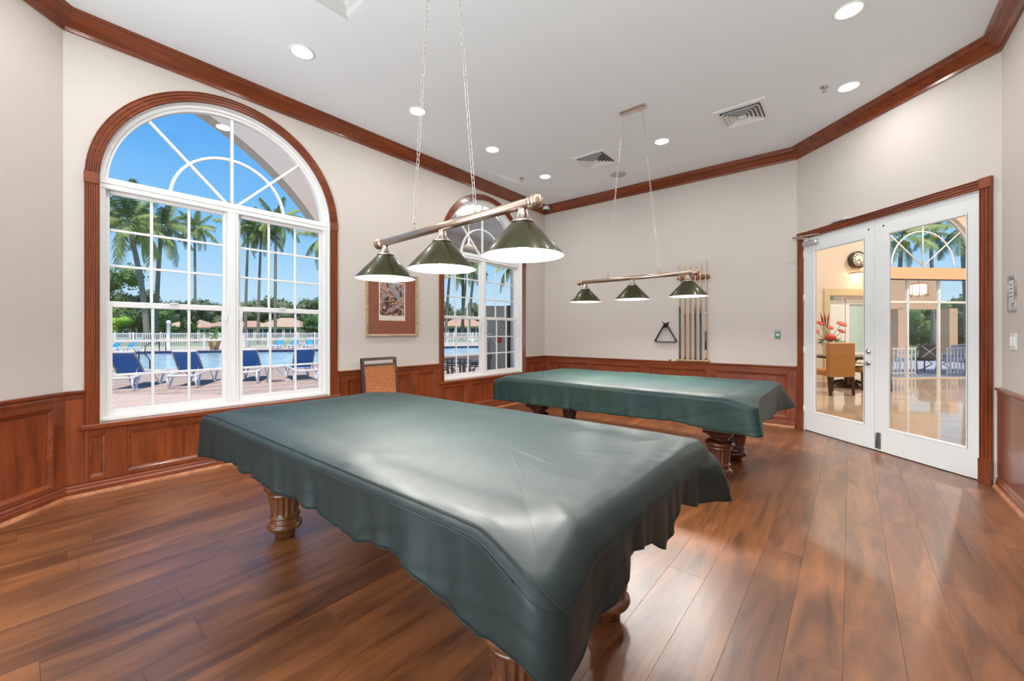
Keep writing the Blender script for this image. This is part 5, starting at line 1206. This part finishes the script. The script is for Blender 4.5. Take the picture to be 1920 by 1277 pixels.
# wall clock
ck = empty('wall_clock', Lw(-5.99, 5.86, 3.16), R(-45)); tag(ck, 'round dark-cased wall clock high on the lobby wall', 'clock')
Mk = Matrix.Rotation(R(90), 4, 'Y')
MB().lathe([(0, .0), (.22, .0), (.225, .10), (.20, .13), (.175, .11), (0, .10)], 40, Mk).build('clock_case', mat('clock_bronze', (.06, .045, .03), .3, .6), ck)
MB().lathe([(0, .101), (.175, .101), (.175, .112), (0, .114)], 40, Mk).build('clock_face', mat('clock_cream', (.72, .68, .58), .5), ck)
mk = MB()
for k in range(12):
    a = k*math.pi/6; mk.box((.114, -.010, .11), (.117, .010, .155), Matrix.Rotation(a, 4, 'X'))
mk.build('hour_mark', M_black, ck)
hn = MB(); hn.box((.117, -.006, -.02), (.120, .006, .13), Matrix.Rotation(R(-150), 4, 'X')); hn.box((.118, -.008, -.02), (.121, .008, .09), Matrix.Rotation(R(-235), 4, 'X')); hn.build('clock_hand', M_black, ck)
sc_ = empty('wall_sconce', Lw(-5.99, 5.86, 2.80), R(-45)); tag(sc_, 'bronze wall sconce glowing below the lobby clock', 'wall lamp')
MB().tube([(.05, -.26, .0), (.12, -.13, .015), (.14, 0, .02), (.12, .13, .015), (.05, .26, .0)], [.008, .015, .02, .015, .008], 8).build('sconce_arm', mat('sconce_bronze', (.20, .08, .04), .35, .5), sc_)
MB().lathe([(0, -.06), (.06, -.05), (.09, -.01), (.08, .0), (0, .0)], 20, Matrix.Translation((.10, 0, 0))).build('sconce_glass', mat('sconce_glow', (1, .8, .5), .4, emis=(1, .62, .32), estr=6), sc_)
pl = bpy.data.lights.new('sconce_light', 'POINT'); pl.energy = 6; pl.color = (1, .6, .35); pl.shadow_soft_size = .06; po = bpy.data.objects.new('sconce_light', pl); COL.objects.link(po); po.parent = sc_; po.location = (.16, 0, -.10)
# dining set
M_tan = mat('tan_leather', (.50, .24, .07), .45, bump=.15, bscale=30); M_brn = mat('dark_chair_wood', (.04, .018, .012), .3)
def parson(loc, rz, label, mseat):
    r = empty('dining_chair', loc, rz); tag(r, label, 'chair', 'tan lobby dining chairs')
    MB().bbox((-.28, -.29, .36), (.28, -.20, 1.05), .02).build('backrest', M_tan, r); MB().bbox((-.28, -.20, .38), (.28, .28, .50), .03).build('seat', mseat, r)
    for sx_ in (-1, 1):
        for y_ in (-.25, .24): MB().strip([[Vector((sx_*.24+dx*q, y_+dy*q-(.03 if y_ < 0 and z == 0 else 0), z)) for dx, dy in ((-.024, -.024), (.024, -.024), (.024, .024), (-.024, .024))] for z, q in ((0, .7), (.38, 1))], closed=True, capends=True).build('leg', M_brn, r)
    return r
M_tan2 = mat('brown_seat', (.30, .17, .07), .5)
p = at(1557, CY, 8.45); parson((p.x, p.y, 0), R(42), 'tan leather dining chair with its straight back to the glass door', M_tan)
p = at(1628, CY, 9.0); parson((p.x, p.y, 0), R(118), 'tan and dark dining chair side-on right of the lobby table', M_tan2)
p = at(1592, CY, 9.55); tb_ = empty('dining_table', (p.x, p.y, 0)); tag(tb_, 'dark round dining table in the lobby behind the tan chair', 'table')
MB().lathe([(0, .66), (.74, .66), (.76, .69), (.76, .705), (.74, .715), (0, .715)], 48).build('table_top', mat('table_dark', (.05, .022, .014), .12), tb_)
MB().lathe([(0, .0), (.30, .02), (.28, .06), (.10, .12), (.08, .4), (.14, .6), (.2, .66)], 24).build('pedestal', M_brn, tb_)
for a in range(4): MB().tube([(.1*math.cos(a*1.57), .1*math.sin(a*1.57), .12), (.38*math.cos(a*1.57), .38*math.sin(a*1.57), .05)], [.05, .035], 8).build('foot', M_brn, tb_)
p = at(1553, CY, 9.25); fa = empty('flower_arrangement', (p.x, p.y, .716)); tag(fa, 'tropical red flower arrangement with green leaves on the lobby table', 'flowers')
MB().lathe([(0, 0), (.09, 0), (.10, .20), (.16, .28), (.17, .34), (.15, .34), (0, .32)], 24).build('bowl', mat('bowl_white', (.7, .7, .68), .3), fa)
M_stem = mat('stem_green', (.06, .16, .03), .6); M_red = mat('flower_red', (.60, .05, .02), .4); rr = random.Random(5)
vx, vy = math.cos(YAW), math.sin(YAW)
for k in range(22):
    a = rr.random()*6.28; l_ = rr.uniform(.16, .30); d = Vector((math.cos(a), math.sin(a), rr.uniform(.1, .8))).normalized(); u = d.cross(Vector((0, 0, 1))).normalized()*.05; b0 = Vector((d.x*.08, d.y*.08, .30))
    m1 = b0+d*l_*.5; m2 = b0+d*l_+Vector((0, 0, -.04)); MB().add([b0, m1-u, m2, m1+u, m1+Vector((0, 0, .01))], [(0, 1, 4), (1, 2, 4), (2, 3, 4), (3, 0, 4)]).build('leaf', M_stem, fa)
for sx_, z, nm in ((-.20, .74, 0), (.30, .72, 1), (.04, .64, 0), (.30, .56, 0), (-.28, .56, 0)):
    q = Vector((sx_*vx, sx_*vy, z)); MB().tube([(0, 0, .14), (q.x*.5, q.y*.5, z*.75), tuple(q)], .005, 6).build('stem', M_stem, fa)
    s_ = .06+.02*nm; MB().lathe([(0, -.01), (s_, .0), (s_*.9, .018), (s_*.4, .006), (0, .0)], 12, Matrix.Translation(q) @ Matrix.Rotation(R(40), 4, Vector((vx, vy, 0))) @ Matrix.Scale(1.3, 4, Vector((1, 0, 0)))).build('blossom', M_red, fa)
MB().lathe([(0, 0), (.10, .02), (.11, .10), (.05, .16), (0, .17)], 14, Matrix.Translation((.04, -.06, .34))).build('blossom', M_red, fa)
for k, sx_ in enumerate((-.10, -.06, -.02)):
    MB().tube([(0, 0, .30), (sx_*vx, sx_*vy, .68)], .006, 6).build('stem', M_stem, fa); MB().tube([(sx_*vx, sx_*vy, .68), ((sx_+.03*(k-1.4))*vx, (sx_+.03*(k-1.4))*vy, .84), ((sx_+.06*(k-1.4))*vx, (sx_+.06*(k-1.4))*vy, 1.0)], [.010, .02, .002], 6).build('spike_flower', mat('spike_red%d' % k, (.33, .03, .02), .4), fa)
# added warm ceiling lights that brighten the lobby, no such source seen
for a, b, lb in ((-4, 3, 'nearest the tan dining chair'), (-4, 7, 'before the arched glazing'), (-1, 5, 'above the marble floor near the glass door'), (-1, 9, 'deep above the marble floor'), (-4, 10.5, 'beyond the arched glazing')):
    q = empty('downlight', Lw(a, b, 5.3)); tag(q, 'added lobby ceiling fill light '+lb, 'ceiling light', 'added lobby fill lights')
    MB().lathe([(0, -.004), (.08, -.004), (.10, -.002), (.10, 0)], 24, cap=False).build('lens', M_lens, q)
    l = bpy.data.lights.new('lobby_fill', 'AREA'); l.shape = 'DISK'; l.size = .18; l.energy = LOBBY_W; l.color = (1, .93, .82); lo = bpy.data.objects.new('lobby_fill', l); COL.objects.link(lo); lo.parent = q; lo.location = (0, 0, -.012)
# porch outside the lobby
struct(lbox('ground_porch', (-16, 4, -.12), (-6.2, 16, -.01), mat('porch_concrete', (.42, .44, .47), .6)))
struct(lbox('beam_portico', (-12.4, 3.5, 2.25), (-12.0, 16, 3.55), M_peach))
for k, px_ in enumerate((1683, 1778, 1840)):
    u = (px_-960)/FPX; D = (3.966+12.2)/(.995-.098*u); b = -4.246+D*(.098+.995*u); struct(lbox('pillar_portico', (-12.4, b-.2, -.1), (-12.0, b+.2, 2.3), M_peach))
P_ = at(1722, 512, 15.2); ln = empty('lantern', (P_.x, P_.y, P_.z)); tag(ln, 'caged lantern pendant glowing beyond the right door pane', 'pendant lamp')
MB().tube([(0, 0, 0), (0, 0, -.35)], .012, 6).build('rod', M_black, ln); MB().lathe([(0, 0), (.09, 0), (.09, -.02), (0, -.02)], 16).build('canopy', M_black, ln)
MB().lathe([(0, -.42), (.22, -.42), (.22, -.80), (0, -.80)], 24).build('lantern_glass', mat('lantern_glow', (1, .85, .6), .4, emis=(1, .70, .42), estr=3.2), ln)
cg = MB()
for k in range(8): a = k*math.pi/4; cg.tube([(.04*math.cos(a), .04*math.sin(a), -.35), (.25*math.cos(a), .25*math.sin(a), -.42), (.25*math.cos(a), .25*math.sin(a), -.82), (.29*math.cos(a), .29*math.sin(a), -.88)], .010, 5)
for z in (-.42, -.80): cg.tube([(.25*math.cos(k*math.pi/12), .25*math.sin(k*math.pi/12), z) for k in range(24)], .012, 5, closed=True)
cg.build('lantern_cage', mat('lantern_copper', (.35, .14, .06), .4, .5), ln)
def railing(px0, px1, label):
    def bb(px_): u = (px_-960)/FPX; D = (3.966+6.9)/(.995-.098*u); return -4.246+D*(.098+.995*u)
    b0, b1 = bb(px0), bb(px1); r = empty('porch_railing', Lw(-6.9, b0, -.01), R(-45)); tag(r, label, 'railing', 'white porch railings')
    L_ = b1-b0; MB().box((-.03, 0, .76), (.03, L_, .81)).build('top_rail', M_upvc, r); MB().box((-.02, 0, .05), (.02, L_, .09)).build('bottom_rail', M_upvc, r)
    n_ = int(L_/.11)
    for k in range(n_+1): MB().box((-.012, k*L_/n_-.014, 0), (.012, k*L_/n_+.014, .78)).build('baluster', M_upvc, r)
railing(1655, 1716, 'white porch railing left of the dark patio chair beyond the lobby'); railing(1776, 1835, 'white porch railing right of the patio table beyond the lobby')
def arm_chair(px_, D, rz, m, mc, label, x=False):
    p = at(px_, CY, D); r = empty('porch_chair', (p.x, p.y, -.01), rz); tag(r, label, 'chair')
    for s_ in (-1, 1):
        MB().tube([(s_*.28, .26, 0), (s_*.28, .26, .42), (s_*.28, .2, .62), (s_*.28, -.2, .64), (s_*.27, -.3, .85)], .018, 6).build('arm_frame', m, r); MB().tube([(s_*.28, -.24, 0), (s_*.28, -.2, .64)], .018, 6).build('leg', m, r)
    MB().tube([(-.27, -.3, .85), (0, -.31, .90), (.27, -.3, .85)], .018, 6).build('top_rail', m, r)
    MB().bbox((-.25, -.22, .38), (.25, .26, .48), .03).build('seat_cushion', mc, r)
    if x:
        MB().bbox((-.26, -.30, .46), (.26, -.27, .86), .005).build('back_panel', mc, r)
        for s_ in (-1, 1): MB().tube([(s_*.2, -.32, .50), (-s_*.2, -.32, .84)], .012, 6).build('back_cross', M_upvc, r)
    else: MB().bbox((-.23, -.27, .50), (.23, -.20, .84), .03, Matrix.Identity(4)).build('back_cushion', mc, r)
M_lav = mat('lavender_cushion', (.38, .34, .55), .8); M_pale = mat('pale_blue_cushion', (.45, .55, .72), .8)
arm_chair(1678, 12.6, R(-120), M_upvc, M_pale, 'white porch armchair with a pale blue cushion at the left railing'); arm_chair(1797, 12.4, R(150), M_upvc, M_lav, 'white porch armchair with a lavender cushion at the right railing')
arm_chair(1727, 12.9, R(30), mat('bronze_frame', (.12, .10, .09), .4), mat('dark_sling', (.08, .07, .065), .7), 'dark porch chair with a crossed back left of the low blue table', True)
p = at(1758, CY, 13.2); q = empty('porch_table', (p.x, p.y, -.01)); tag(q, 'low blue patio table beyond the lobby glazing', 'table'); M_bt = mat('table_blue', (.10, .17, .26), .4)
MB().lathe([(0, .50), (.5, .50), (.5, .54), (0, .54)], 28).build('table_top', M_bt, q)
for a in range(4): MB().tube([(.42*math.cos(a*1.57), .42*math.sin(a*1.57), 0), (.12*math.cos(a*1.57), .12*math.sin(a*1.57), .25), (.38*math.cos(a*1.57), .38*math.sin(a*1.57), .5)], .02, 6).build('leg', M_bt, q)
# palms and greenery beyond the portico
palm(1745, 440, 1750, 28, 2.3, 'palm seen through the lobby arch window, middle one', 12, 31, 'palms beyond the lobby arch'); palm(1690, 450, 1684, 24, 2.6, 'palm seen at the left of the lobby arch window', 12, 32, 'palms beyond the lobby arch'); palm(1802, 430, 1815, 21, 2.6, 'palm seen at the right of the lobby arch window', 12, 33, 'palms beyond the lobby arch')
for k, x_ in enumerate((1650, 1700, 1755, 1810)): blob_tree(x_, 606, 44, 3.6, 2.6, '%s green tree from the left beyond the lobby portico' % ORD[k], M_leafd, 800, .22, 'trees beyond the portico', 60+k)
struct(MB().box((-5, 17, -.4), (150, 190, -.14)).build('ground_east', M_grass))
bpy.data.objects['floor_joint']['kind'] = 'structure'
